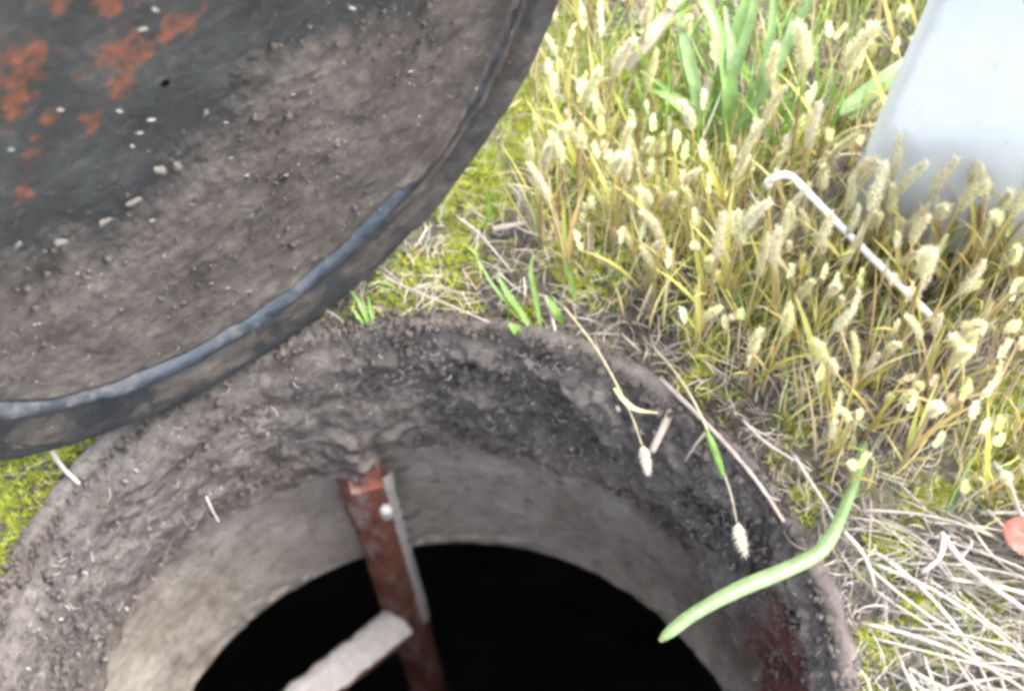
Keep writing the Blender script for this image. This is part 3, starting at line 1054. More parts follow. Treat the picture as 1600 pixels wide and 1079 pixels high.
# ------------------------------------------------------------------ foxtail grass, each stalk its own plant
M_HEAD = mat_random_leaf('foxtail_head', [(0, (.80, .77, .50)), (.3, (.83, .80, .57)), (.55, (.79, .79, .46)), (.8, (.84, .82, .64)), (1, (.77, .70, .48))], .45, 200, (1, 1, 1))
M_BLADE = mat_random_leaf('foxtail_blade', [(0, (.60, .53, .15)), (.25, (.51, .54, .14)), (.45, (.61, .55, .23)), (.6, (.60, .43, .20)), (.75, (.46, .52, .14)), (.9, (.62, .52, .36)), (1, (.62, .57, .19))], .4)
M_STEM = mat_random_leaf('foxtail_stem', [(0, (.48, .38, .18)), (.3, (.44, .40, .16)), (.6, (.52, .40, .24)), (.85, (.38, .26, .13)), (1, (.5, .44, .24))], .15)


def head_mesh(seed, L, rc, bristle):
    rnd = random.Random(seed)
    V, F = [], []
    prof = lambda t: rc * (math.sin(math.pi * min(1, max(0, t)) ** .75) ** .55 * .95 + .02)
    bend = rnd.uniform(-.28, .28)
    axis = lambda t: Vector((bend * L * t * t, 0, L * t))
    seg, st = 7, 9
    for i in range(st + 1):
        t = i / st
        for k in range(seg):
            a = 2 * math.pi * k / seg
            V.append(axis(t) + Vector((math.cos(a), math.sin(a), 0)) * prof(t) * .8)
    for i in range(st):
        for k in range(seg):
            F.append((i * seg + k, i * seg + (k + 1) % seg, (i + 1) * seg + (k + 1) % seg, (i + 1) * seg + k))
    ns = int(95 * L / .06)
    for i in range(ns):                                  # spikelets in a spiral
        t = (i + .5) / ns; a = i * 2.39996 + rnd.uniform(-.2, .2)
        o = Vector((math.cos(a), math.sin(a), 0)); c = axis(t) + o * prof(t)
        up = (o * .75 + Vector((0, 0, 1))).normalized(); s = Vector((-o.y, o.x, 0)); n = up.cross(s)
        l, w = .0026 * rnd.uniform(.8, 1.2), .0011
        b = len(V)
        V += [c - up * l * .6, c + s * w, c + n * w, c - s * w, c - n * w, c + up * l]
        for p, q in ((1, 2), (2, 3), (3, 4), (4, 1)):
            F.append((b, b + q, b + p)); F.append((b + 5, b + p, b + q))
    for i in range(int(420 * L / .06)):                  # bristles
        t = rnd.random(); a = rnd.uniform(0, 6.283)
        o = Vector((math.cos(a), math.sin(a), 0)); c = axis(t) + o * prof(t) * .8
        d = (o * rnd.uniform(.7, 1.3) + Vector((0, 0, rnd.uniform(.5, 1.2)))).normalized()
        l = bristle * rnd.uniform(.6, 1.25); s = Vector((-o.y, o.x, 0)) * .00034
        b = len(V)
        V += [c - s, c + s, c + d * l]
        F.append((b, b + 1, b + 2))
    m = pymesh('seed_head', V, F); m.materials.append(M_HEAD)
    return m


HEADS = [head_mesh(i, L, rc, br) for i, (L, rc, br) in enumerate([(.042, .0031, .0050), (.050, .0034, .0054), (.034, .0030, .0046), (.068, .0052, .0078), (.027, .0027, .0042), (.056, .0030, .0040), (.046, .0026, .0040), (.030, .0024, .0055)])]


def blade_mesh(seed, L, W, pitch, bend, curl):
    S = 9
    z1 = np.zeros(1)
    pos = np.zeros(3); V, F = [], []
    for s in range(S + 1):
        t = s / S
        b = pitch + bend * t * t; a = curl * t
        d = np.array([math.cos(b) * math.cos(a), math.cos(b) * math.sin(a), math.sin(b)])
        h = np.array([-math.sin(a), math.cos(a), 0]); n = np.cross(d, h)
        w = W * .5 * (.55 + .45 * min(1, t * 5)) * max(.03, 1 - t ** 2.2)
        V += [pos - h * w + n * w * .45, pos + 0, pos + h * w + n * w * .45]
        pos = pos + d * L / S
    for s in range(S):
        k = s * 3
        F += [(k, k + 1, k + 4, k + 3), (k + 1, k + 2, k + 5, k + 4)]
    m = pymesh('blade', V, F, True); m.materials.append(M_BLADE)
    return m


rb = random.Random(5)
BLADES = [blade_mesh(i, rb.uniform(.05, .115), rb.choice([.0028, .0035, .0045, .0060, .0075]), rb.uniform(1.15, 1.52), rb.uniform(-1.0, -.05), rb.uniform(-.5, .5)) for i in range(12)]


def stem_mesh(seed, H):
    rnd = random.Random(seed)
    lx, ly = rnd.uniform(-.11, .11), rnd.uniform(-.11, .11)
    pts = [(lx * H * t * t, ly * H * t * t, H * t) for t in np.linspace(0, 1, 8)]
    V, F = tube(pts, [.0019 - .0009 * t for t in np.linspace(0, 1, 8)], 5)
    m = pymesh('stem', V, F, True); m.materials.append(M_STEM)
    return m, pts


def make_foxtail(H, hi, seed):
    rnd = random.Random(seed)
    root = link('foxtail_plant', None)
    sm, pts = stem_mesh(seed, H)
    link('stem', sm, None, root)
    h = link('seed_head', HEADS[hi], None, root)
    h.location = Vector(pts[-1]) - Vector((0, 0, .002))
    d = (Vector(pts[-1]) - Vector(pts[-2])).normalized()
    h.rotation_euler = (d.to_track_quat('Z', 'Y') @ Matrix.Rotation(rnd.uniform(0, 6.28), 3, 'Z').to_quaternion()).to_euler()
    for k in range(rnd.choice([2, 2, 3, 4])):
        i = rnd.choice([0, 1, 1, 2, 3, 4])
        b = link('blade', rnd.choice(BLADES), None, root)
        b.location = pts[i]; b.rotation_euler = (0, 0, rnd.uniform(0, 6.28))
        b.scale = (1, 1, 1) if i < 4 else (.7, .8, .7)
    return root


def copy_tree(o):
    c = o.copy(); COL.objects.link(c)
    for ch in o.children:
        k = ch.copy(); COL.objects.link(k); k.parent = c
    return c


PROTO = [(make_foxtail(H, hi, 100 + i), H) for i, (H, hi) in enumerate([(.07, 4), (.09, 2), (.10, 0), (.11, 4), (.12, 0), (.13, 1), (.14, 6), (.15, 1), (.16, 5), (.17, 3), (.12, 2), (.10, 6), (.20, 3), (.08, 7), (.06, 7), (.13, 6)])]
used = set()
FG, FL = 'foxtail stalks crowded in the yellow weed patch', 'yellowing foxtail grass stalk with a pale bristly seed head in the crowded weed patch'


def fox_label(x, y, i, s):
    q = to_px(np.array([[x, y, 0.0]]))[0]
    size = 'short' if PROTO[i][1] * s < .095 else ('tall' if PROTO[i][1] * s > .14 else 'middling')
    if q[0] < 1000: where = 'beside the standing manhole cover' if q[1] < 330 else 'at the lower left end of the patch'
    elif q[0] < 1200: where = 'under the broad blue green blades' if q[1] < 250 else ('left of the white rod' if q[1] < 450 else 'on the litter above the rim')
    elif q[0] < 1345: where = 'between broad blades and post' if q[1] < 260 else ('around the bent end of the white rod' if q[1] < 430 else 'below the white rod')
    elif q[1] < 330: where = 'behind the grey post'
    elif q[1] < 500: where = 'at the foot of the grey post'
    else: where = 'in tan stalks above the green leaf' if q[0] < 1500 else 'at the right edge below the post'
    return f'{size} foxtail stalk with pale bristly head {where}'


def place_fox(x, y, i, label=FL, group=FG, s=1.0, rz=None, tilt=(0, 0)):
    o, H = PROTO[i]
    if i in used: o = copy_tree(o)
    used.add(i)
    o.location = (x, y, float(ground_h(np.array([[x, y, 0.0]]))[0]) - .003)
    o.rotation_euler = (tilt[0], tilt[1], random.uniform(0, 6.28) if rz is None else rz)
    o.scale = (s, s, s)
    tag(o, fox_label(x, y, i, s) if label == FL else label, 'foxtail', group)
    return o


# heads one can pick out: photo position of the head, plant height (prototype)
SPECIAL = [
    (1272, 70, 12, 'big pale foxtail head, left one of the tall pair left of the grey post'),
    (1318, 62, 9, 'big pale foxtail head, right one of the tall pair left of the grey post'),
    (1232, 95, 5, 'short pale foxtail head just left of the tall pair'),
    (1540, 165, 8, 'slender yellow foxtail head standing in front of the grey post'),
    (1460, 385, 9, 'thick pale foxtail head at the foot of the grey post'),
]
for px, py, i, lab in SPECIAL:
    z = PROTO[i][1] + .02
    g = gnd(px, py, z)
    place_fox(g[0], g[1], i, lab, 'foxtails that stand out')
KNOWN = [(1175, 185), (1180, 240), (1212, 225), (1350, 225), (1300, 280), (1218, 300), (1090, 290), (1052, 320), (1225, 325), (1258, 372), (1388, 235), (1022, 275), (880, 290), (888, 40), (945, 85),
         (990, 190), (1240, 385), (1378, 305), (1440, 430), (1290, 480), (1325, 520), (1485, 505), (1200, 360), (960, 250), (1065, 230), (1150, 330), (1120, 380), (1415, 300), (1560, 330), (1240, 440), (1180, 420), (1100, 440),
         (900, 130), (925, 200), (1030, 370), (1350, 560), (1400, 500), (1520, 470), (1575, 420), (1540, 560), (1300, 410), (1270, 560), (1465, 600), (1215, 500), (1000, 110), (870, 200), (840, 260), (1140, 260)]
for px, py in KNOWN:
    i = random.choice([0, 1, 2, 3, 4, 5, 6, 7, 10, 11, 13, 15])
    g = gnd(px, py, PROTO[i][1] + .02)
    if math.hypot(g[0], g[1]) > .40: place_fox(g[0], g[1], i, s=random.uniform(.9, 1.15))
for _ in range(16):
    px, py = random.uniform(1350, 1640), random.uniform(385, 470)
    g = gnd(px, py); place_fox(g[0], g[1], random.choice([4, 5, 6, 7, 10, 11, 15]), s=random.uniform(.9, 1.1))
cnt = 0
P, Q = scatter(1500, (.02, .05), (.95, 1.1))
fx = inside(Q, FOX)
edge = smooth01(Q[:, 0] * .55 - Q[:, 1] * .83 + 60, -240, 120)
inframe = (Q[:, 0] < 1750) & (Q[:, 1] > -150)
for p, q, e, f, inf in zip(P, Q, edge, fx, inframe):
    if not f or random.random() > (.15 + .85 * e) * (1 if inf else .55): continue
    if q[0] < 1290 and 1000 < q[0] and q[1] < 230 and random.random() < .85: continue
    if cnt >= 228: break
    cnt += 1
    place_fox(p[0], p[1], random.choice([0, 0, 1, 1, 2, 3, 4, 4, 5, 6, 7, 10, 11, 13, 13, 14, 15]), s=random.uniform(.8, 1.15), tilt=(random.gauss(0, .08), random.gauss(0, .08)))
for i, (o, H) in enumerate(PROTO):
    if i not in used:
        g = gnd(random.uniform(1000, 1500), random.uniform(300, 500)); place_fox(g[0], g[1], i)

def small_foxtails(n=680):
    """the many thin stalks with small heads that fill the patch between the larger plants"""
    P, Q = scatter(9000, (.0, .0), (1.0, 1.1))
    e = smooth01(Q[:, 0] * .55 - Q[:, 1] * .83 + 60, -270, 40)
    k = inside(Q, FOX) & (rng.random(len(P)) < e) & ~((Q[:, 0] > 1010) & (Q[:, 0] < 1280) & (Q[:, 1] < 200))
    P = with_h(P[k])[:n]; n = len(P)
    H = rng.uniform(.035, .12, n); yaw = rng.uniform(0, 6.28, n); lean = np.abs(rng.normal(0, .16, n))
    axis = np.stack([np.sin(lean) * np.cos(yaw), np.sin(lean) * np.sin(yaw), np.cos(lean)], 1)
    V1, F1, T1, I1 = ribbons(P, yaw, np.pi / 2 - lean, H * 1.02, np.full(n, .0020), 0 * H, 0 * H, 3, 6, rng.uniform(-1.5, 1.5, n))
    tops = P + axis * H[:, None]
    SX = np.cross(axis, np.array([.3, .9, .1])); SX /= np.linalg.norm(SX, axis=1)[:, None]; SY = np.cross(axis, SX)
    L = rng.uniform(.016, .036, n); Rr = rng.uniform(.0019, .0032, n)
    m = 90                                              # upright scales and bristles round each head
    t = rng.random((n, m)); a = rng.uniform(0, 6.283, (n, m))
    o = np.cos(a)[..., None] * SX[:, None] + np.sin(a)[..., None] * SY[:, None]
    prof = np.sin(np.pi * np.clip(t, .03, .97) ** .8) ** .6
    c = tops[:, None] + axis[:, None] * (t * L[:, None])[..., None] + o * (prof * Rr[:, None] * .55)[..., None]
    d = o * rng.uniform(.4, 1.1, (n, m, 1)) + axis[:, None]; d /= np.linalg.norm(d, axis=2)[..., None]
    s = np.cross(d, o); ln = rng.uniform(.003, .0062, (n, m, 1)); w = rng.uniform(.0004, .0011, (n, m, 1))
    V2 = np.stack([c - s * w, c + s * w, c + d * ln], 2).reshape(-1, 3)
    F2 = np.arange(len(V2)).reshape(-1, 3)
    HC = lut([(.74, .71, .44), (.78, .75, .52), (.70, .70, .34), (.76, .66, .48), (.68, .62, .42)], .08)
    st = link('foxtail_stems_mass', mesh_np('foxtail_stems', V1, F1, {'tint': lut([(.50, .42, .22), (.48, .46, .18), (.54, .42, .27)])(n)[I1]}), MAT['stuff'])
    hd = link('seed_heads', mesh_np('seed_heads', V2, F2, {'tint': np.repeat(HC(n), m * 3, 0)}), MAT['stuff'], st)
    st.name = 'foxtail_undergrowth'
    tag(st, 'mass of thin foxtail stalks with small pale heads filling the weed patch', 'grass', kind='stuff')
    hd['kind'] = 'stuff'


small_foxtails()

# ------------------------------------------------------------------ wide leaf blades
def strap(ctrl, widths, n=26, fold=.35, thick=.0006):
    """folded leaf strap through 3-D points, given half-lit keel"""
    C = spline(ctrl, n); Wd = np.interp(np.linspace(0, 1, n), np.linspace(0, 1, len(widths)), widths)
    V, F = [], []
    for i in range(n):
        d = C[min(i + 1, n - 1)] - C[max(i - 1, 0)]; d /= np.linalg.norm(d)
        view = np.array([0, 0, 1.0]) if abs(d[2]) < .85 else np.array([0, -1, .3])
        s = np.cross(d, view); s /= np.linalg.norm(s); u = np.cross(s, d)
        w = Wd[i] / 2
        V += [C[i] - s * w + u * w * fold, C[i] - s * w * .5 + u * w * fold * .35, C[i], C[i] + s * w * .5 + u * w * fold * .35, C[i] + s * w + u * w * fold]
    for i in range(n - 1):
        for k in range(4): F.append((i * 5 + k, i * 5 + k + 1, i * 5 + k + 6, i * 5 + k + 5))
    return V, F


def g3(px, py, z): return gnd(px, py, z)


M_BLUE = mat_random_leaf('blue_green_blade', [(0, (.19, .31, .13)), (.5, (.24, .36, .16)), (1, (.19, .33, .09))], .35, 90)
M_GREEN = mat_random_leaf('green_blade', [(0, (.17, .32, .06)), (.5, (.22, .36, .08)), (1, (.15, .28, .05))], .4, 90)
M_DRYB = mat_random_leaf('dry_blade', [(0, (.33, .29, .23)), (.5, (.40, .36, .30)), (1, (.30, .26, .20))], .3, 90)


def loc_mesh(name, V, F, origin, mat, parent=None):
    V = [Vector(v) - Vector(origin) for v in V]
    return link(name, pymesh(name, V, F, True), mat, parent)


def tuft(name, label, blades, base, mat, cat='grass'):
    root = link(name, None); root.location = base
    tag(root, label, cat)
    for ctrl, w in blades:
        V, F = strap([g3(*c) for c in ctrl], w)
        loc_mesh('blade', V, F, base, mat, root)
    return root


tuft('grass_tuft', 'blue green tuft of broad grass blades at the top left of the tall foxtail pair',
     [([(1105, 195, .0), (1125, 120, .05), (1150, 50, .09), (1180, -40, .13)], [.006, .012, .012, .006]),
      ([(1120, 190, .0), (1150, 110, .06), (1172, 30, .10), (1185, -40, .13)], [.004, .009, .009, .003]),
      ([(1165, 200, .01), (1200, 130, .05), (1235, 60, .09), (1280, -30, .13)], [.005, .011, .011, .004]),
      ([(1110, 190, .01), (1135, 140, .05), (1145, 90, .08), (1132, 10, .10)], [.006, .013, .012, .003]),
      ([(1130, 220, .0), (1140, 150, .05), (1125, 60, .09), (1090, -30, .11)], [.007, .015, .014, .006]),
      ([(1148, 200, .0), (1140, 130, .04), (1130, 80, .07), (1128, 40, .08)], [.003, .005, .004, .001]),
      ([(1130, 210, .0), (1095, 160, .05), (1075, 90, .09), (1060, 20, .12)], [.006, .013, .012, .005]),
      ([(1140, 215, .0), (1170, 170, .05), (1215, 110, .10), (1240, 20, .14)], [.004, .008, .008, .003]),
      ([(1115, 215, .0), (1080, 185, .04), (1040, 150, .06), (1010, 140, .05)], [.005, .010, .008, .002]),
      ([(1150, 205, .0), (1185, 130, .06), (1205, 50, .11), (1210, -40, .15)], [.004, .008, .008, .003])],
     gnd(1125, 215, -.005), M_BLUE)
tuft('grass_tuft', 'fresh green thin blades crossing in front of the blue green tuft',
     [([(1170, 115, .02), (1140, 70, .05), (1110, 30, .07), (1085, -20, .08)], [.006, .008, .007, .003]),
      ([(1205, 165, .01), (1165, 120, .04), (1135, 80, .06), (1095, 40, .07)], [.003, .005, .004, .001]),
      ([(1000, 110, .05), (1050, 145, .05), (1100, 172, .04), (1140, 195, .01)], [.002, .005, .005, .003]),
      ([(1160, 200, .01), (1145, 150, .04), (1135, 110, .06), (1100, 50, .08)], [.003, .004, .004, .001])],
     gnd(1170, 150, -.005), M_GREEN)
_fb = []
_rf = random.Random(21)
for k in range(44):
    bx, by = _rf.uniform(1000, 1290), _rf.uniform(60, 260); h = _rf.uniform(.05, .11); dx = _rf.uniform(-90, 90)
    _fb.append(([(bx, by, .0), (bx + dx * .3, by - 35, h * .45), (bx + dx * .65, by - 70, h * .8), (bx + dx, by - 100 - _rf.uniform(0, 40), h)], [.002, _rf.uniform(.002, .0042), .003, .0006]))
tuft('grass_tuft', 'fine bright green blades spreading around the broad blue green blades', _fb, gnd(1150, 190, -.005), M_GREEN)
tuft('grass_tuft', 'flat green blade lying towards the left edge of the grey post',
     [([(1310, 175, .015), (1345, 155, .02), (1385, 125, .03), (1420, 95, .035)], [.012, .018, .018, .010]),
      ([(1330, 185, .01), (1360, 160, .02), (1395, 130, .03), (1412, 100, .04)], [.004, .006, .005, .001])],
     gnd(1320, 190, -.005), M_BLUE)
tuft('grass_tuft', 'thin green blade crossing the lower left corner of the grey post',
     [([(1455, 300, .05), (1435, 255, .08), (1415, 205, .11), (1398, 165, .13)], [.004, .0055, .005, .001]),
      ([(1458, 330, .0), (1457, 315, .03), (1452, 290, .06)], [.004, .004, .002])],
     gnd(1460, 335, -.005), M_GREEN)
tuft('grass_tuft', 'yellow upright blade in front of the grey post at the right edge',
     [([(1530, 350, .03), (1545, 305, .07), (1560, 255, .11), (1578, 190, .15)], [.006, .010, .009, .002]),
      ([(1550, 390, .0), (1540, 360, .03), (1560, 330, .06)], [.004, .005, .002])],
     gnd(1535, 380, -.005), M_BLADE)
tuft('dry_grass_tuft', 'wide dry pale grass blade slanting left of the blue green tuft',
     [([(980, 108, .03), (1005, 75, .05), (1035, 35, .06), (1075, -15, .07)], [.008, .013, .013, .012])], gnd(980, 112, .0), M_DRYB)
tuft('dry_grass_tuft', 'long tan dry blade slanting under the blue green tuft',
     [([(1095, 160, .005), (1115, 120, .02), (1140, 70, .03), (1160, 20, .04)], [.008, .012, .011, .006])], gnd(1095, 165, .0), M_DRYB)
tuft('grass_tuft', 'small green grass tuft sprouting beside the rim right of the lid',
     [([(835, 525, .0), (815, 490, .012), (795, 462, .025), (778, 430, .035)], [.003, .006, .006, .002]),
      ([(815, 525, .0), (805, 515, .01), (795, 505, .015)], [.006, .010, .003]),
      ([(845, 510, .0), (838, 470, .02), (830, 430, .04), (833, 395, .05)], [.003, .005, .004, .001]),
      ([(830, 510, .0), (800, 480, .015), (770, 445, .03), (735, 385, .05)], [.002, .004, .003, .001])],
     gnd(830, 522, -.004), M_GREEN)
tuft('grass_tuft', 'tiny green grass tuft at the rim just below the lid edge',
     [([(578, 512, .0), (570, 490, .012), (560, 470, .02), (548, 455, .03)], [.003, .005, .004, .001]),
      ([(585, 510, .0), (580, 485, .01), (575, 465, .02)], [.003, .004, .001]),
      ([(572, 512, .0), (560, 495, .01), (550, 480, .015)], [.002, .003, .001])],
     gnd(578, 514, -.004), M_GREEN)
tuft('grass_tuft', 'two green blades beside the dark gap at the top of the rim',
     [([(880, 505, .0), (870, 490, .012), (862, 475, .02), (852, 460, .03)], [.004, .008, .006, .001]),
      ([(760, 350, .0), (765, 325, .02), (762, 300, .04)], [.003, .004, .001]),
      ([(900, 470, .0), (890, 430, .02), (885, 400, .04)], [.003, .005, .001])],
     gnd(880, 508, -.004), M_GREEN)

# green succulent leaf reaching over the hole
ctrl = [(1350, 690, .015), (1338, 745, .028), (1315, 805, .040), (1296, 842, .046), (1272, 868, .050), (1215, 895, .055), (1150, 922, .060), (1085, 958, .062), (1048, 986, .062), (1030, 1001, .061)]
C = spline([g3(*c) for c in ctrl], 60)
tt = np.linspace(0, 1, 60)
rad = np.interp(tt, [0, .2, .45, .7, .88, .96, 1], [.0045, .0055, .0062, .0062, .0052, .0036, .0008])
rad = rad * (1.12 + .05 * np.sin(tt * 23) + .10 * np.exp(-((tt - .33) / .02) ** 2))
V, F = tube(C, rad * np.interp(tt, [0, .25, .5, .8, 1], [.72, .85, 1.0, .92, .8]), 14, .26, side=(0, 0, 1))
V = [v + Vector((0, 0, .0011 if k % 14 in (3, 4, 10, 11) else 0)) for k, v in enumerate(V)]
m, nt, out = new_mat('onion_green')
st = tex(nt, 70, 6, .7)
leaf_shader(nt, out, ramp(nt, st, [(0.3, (.068, .112, .040)), (0.5, (.102, .155, .062)), (0.7, (.14, .18, .09))]), .12)
o = link('green_leaf', None); o.location = C[0]
tag(o, 'thick bright green leaf bending out of the grass over the dark hole', 'leaf')
loc_mesh('blade', V, F, C[0], m, o)
V, F = tube(C[-2:] + np.array([[0, 0, .0], [0, 0, 0]]), [.0028, .0013], 8, .6)
mt = mat_plain('brown_tip', (.13, .10, .04), .8)
loc_mesh('withered_tip', V, F, C[0], mt, o)


# seed stalks that hang over the rim
M_STALK = mat_plain('dry_stalk', (.30, .265, .17), .8, .25, 150, .0004)
M_FLUFF = mat_random_leaf('fluffy_head', [(0, (.62, .60, .52)), (1, (.66, .65, .50))], .3, 200, (1, 1, 1))


def hanging(label, ctrl, head_end, hl, leaf=None, knot=None):
    P3 = [g3(*c) for c in ctrl]
    C = spline(P3, 30)
    root = link('hanging_stalk', None); root.location = C[0]
    tag(root, label, 'grass')
    V, F = tube(C, np.linspace(.0013, .0007, 30), 6)
    loc_mesh('stem', V, F, C[0], M_STALK, root)
    a = Vector(C[-1]); b = Vector(g3(*head_end))
    h = link('seed_head', head_mesh(hl[0], (b - a).length, hl[1], hl[2]), None, root)
    h.data.materials.clear(); h.data.materials.append(M_FLUFF)
    h.location = a - Vector(C[0]); h.rotation_euler = (b - a).normalized().to_track_quat('Z', 'Y').to_euler()
    if leaf:
        V, F = strap([g3(*c) for c in leaf], [.003, .0045, .004, .001]); loc_mesh('leaf', V, F, C[0], M_BLADE, root)
    if knot:
        K = spline([g3(*c) for c in knot], 14); V, F = tube(K, np.interp(np.linspace(0, 1, 14), [0, .3, .7, 1], [.0015, .0038, .0033, .0014]), 8, .7)
        loc_mesh('sheath', V, F, C[0], M_GREEN, root)


hanging('short thin stalk hanging over the rim with a small white fluffy seed head',
        [(880, 478, .008), (925, 535, .022), (957, 588, .022), (985, 645, .012), (1004, 698, -.004)], (1015, 738, -.018), (41, .0042, .0048),
        [(960, 606, .02), (975, 625, .022), (995, 640, .02), (1028, 645, .012)])
hanging('longer thin stalk hanging over the rim with a white seed head nearer the green leaf',
        [(1020, 540, .012), (1060, 588, .03), (1092, 642, .034), (1118, 705, .022), (1140, 765, .004), (1152, 818, -.016)], (1160, 866, -.035), (42, .0050, .0058),
        None, [(1104, 672, .032), (1114, 697, .026), (1123, 722, .018), (1131, 745, .012)])

# ------------------------------------------------------------------ white rod, red leaf, twig, straws
def rod():
    pts = spline([g3(1197, 292, .072), g3(1206, 280, .080), g3(1226, 273, .085), g3(1240, 278, .086)], 8)
    pts = np.vstack([pts, spline([g3(1262, 301, .085), g3(1300, 340, .08), g3(1370, 410, .06), g3(1420, 460, .042), g3(1468, 508, .02)], 20)])
    root = link('white_rod', None); root.location = pts[-1]
    tag(root, 'thin white bent rod lying slantwise in the foxtail grass', 'rod')
    V, F = tube(pts, [.0032] * 3 + [.0035] * (len(pts) - 3), 10)
    loc_mesh('shaft', V, F, pts[-1], MAT['rod'], root)
    V, F = tube([pts[0], pts[1], pts[2]], [.0045, .0048, .004], 10, .6)
    loc_mesh('hooked_end', V, F, pts[-1], MAT['rod'], root)


rod()


def red_leaf():
    m, nt, out = new_mat('red_leaf')
    n = tex(nt, 55, 5, .65)
    leaf_shader(nt, out, ramp(nt, n, [(0.3, (.22, .065, .045)), (0.55, (.30, .095, .070)), (0.75, (.38, .17, .115))]), .3)
    c = g3(1613, 850, .024)
    L, W = .056, .034
    V, F = [], []
    nx, ny = 22, 11
    ang = R_(-38)
    for i in range(nx):
        t = i / (nx - 1)
        w = W * .5 * math.sin(math.pi * t ** .8) ** .75 + .0004
        w *= 1 + .06 * math.sin(t * 60)
        for j in range(ny):
            s = j / (ny - 1) * 2 - 1
            x = (t - .5) * L; y = s * w
            z = .004 * abs(s) + .006 * math.sin(t * 3) + .003 * noise.noise(Vector((t * 4, s * 2, 3)))
            V.append((x * math.cos(ang) - y * math.sin(ang), x * math.sin(ang) + y * math.cos(ang), z))
    F = [tuple(f) for f in grid_faces(nx, ny)]
    root = link('fallen_leaf', None); root.location = c
    tag(root, 'fallen red leaf on the moss at the right edge', 'leaf')
    link('leaf_blade', pymesh('leaf_blade', V, F, True), m, root)
    a = Vector((math.cos(ang), math.sin(ang), 0))
    V, F = tube([a * (-.5 * L) + Vector((0, 0, .0005)), Vector((0, 0, .0070)), a * (.5 * L) + Vector((0, 0, .0015)), a * (.72 * L) + Vector((0, 0, -.006))], [.0004, .0007, .0009, .0008], 6)
    link('midrib', pymesh('midrib', V, F, True), mat_plain('leaf_midrib', (.60, .32, .22), .7), root)


red_leaf()

M_STRAW = mat_random_leaf('straw', [(0, (.22, .20, .17)), (.35, (.37, .34, .30)), (.7, (.47, .44, .40)), (1, (.20, .18, .15))], .15, 120, (1, 1, 1))


def straw_mesh(seed):
    rnd = random.Random(seed)
    L = rnd.uniform(.09, .19); b = rnd.uniform(-.025, .025); n = 12
    pts = [(L * (t - .5), b * 4 * t * (1 - t), .006 * math.sin(3.1 * t) + rnd.uniform(-.0006, .0006)) for t in np.linspace(0, 1, n)]
    r = rnd.choice([.0005, .0007, .0009, .0012, .0018])
    V, F = tube(pts, [r * (1 - .45 * t) for t in np.linspace(0, 1, n)], 6, rnd.uniform(.2, .6))
    m = pymesh('straw', V, F, True); m.materials.append(M_STRAW); return m


SM = [straw_mesh(i) for i in range(14)]
cnt = 0
tries = 0
while cnt < 210 and tries < 8000:
    tries += 1
    px, py = random.uniform(1320, 1820), random.uniform(820, 1220)
    if px < 1340 + (py - 840) * .05: continue
    t = random.gauss(.38, .28)
    g = gnd(px, py)
    dx, dy = math.cos(t), -math.sin(t)
    L = .14
    if min(math.hypot(g[0] + dx * s * L / 2, g[1] + dy * s * L / 2) for s in (-1, 0, 1)) < .385: continue
    o = link('straw', random.choice(SM))
    o.location = (g[0], g[1], float(ground_h(g[None])[0]) + random.uniform(.006, .026))
    o.rotation_euler = (random.uniform(0, 6.28), random.gauss(0, .05), math.atan2(dy, dx))
    where = 'close to the rim' if px < 1420 else ('below the forked twig' if px < 1540 else 'towards the right edge')
    row = 'top' if py < 920 else ('middle' if py < 1020 else 'bottom')
    steep = 'steeply slanting' if t > .5 else ('slanting' if t > .2 else 'nearly level')
    tag(o, f'{steep} pale dry straw at the {row} of the bleached heap, {where}', 'straw', 'straw stems lying in the bleached heap')
    cnt += 1

# single pale twigs and stems
def twig(name, label, ctrls, radii, mat, cat='twig'):
    base = g3(*ctrls[0][0])
    root = link(name, None); root.location = base
    tag(root, label, cat)
    for k, (c, r) in enumerate(zip(ctrls, radii)):
        C = spline([g3(*p) for p in c], 16)
        V, F = tube(C, np.linspace(r[0], r[1], 16), 7)
        loc_mesh('stem' if k == 0 else 'side_branch', V, F, base, mat, root)


M_GREY = mat_plain('weathered_stem', (.27, .245, .215), .85, .25, 120, .0006)
M_BROWN = mat_plain('brown_root', (.24, .20, .17), .9, .3, 120, .0008)
twig('twig', 'bleached forked twig lying on the moss near the red leaf', [[(1470, 832, .02), (1500, 872, .022), (1545, 912, .02), (1625, 968, .012)], [(1475, 838, .02), (1468, 870, .018), (1440, 895, .012)], [(1500, 872, .022), (1518, 850, .02), (1512, 836, .012)]], [(.0030, .0016), (.0034, .0018), (.0014, .0008)], M_GREY)
twig('twig', 'short pale flat stick on the moss below the lid edge at left', [[(82, 706, .012), (98, 730, .014), (124, 756, .006)]], [(.0026, .0020)], M_GREY)
twig('twig', 'thin bleached stem curving up from the green leaf towards the straw', [[(1318, 830, .012), (1345, 860, .018), (1360, 890, .018), (1367, 918, .008)]], [(.0022, .0014)], M_GREY)
twig('twig', 'thin grey stem lying across the moss between lid and rim', [[(596, 432, .01), (650, 455, .014), (715, 482, .012), (775, 508, .004)], [(640, 452, .013), (690, 448, .014), (740, 470, .006)]], [(.0013, .0008), (.0008, .0005)], M_BROWN)
twig('twig', 'thin pale stem arching above the small green tuft near the lid', [[(715, 340, .01), (745, 362, .02), (775, 395, .02), (800, 425, .006)]], [(.0014, .0008)], M_GREY)
twig('twig', 'small flat grey stick at the moss edge right of the lid', [[(770, 358, .01), (795, 353, .012), (822, 348, .01)]], [(.0030, .0022)], M_BROWN)
twig('twig', 'white peeled stem fragment at the dark gap on the rim', [[(852, 462, .012), (860, 485, .010), (868, 520, .004)]], [(.0024, .0014)], M_GREY)
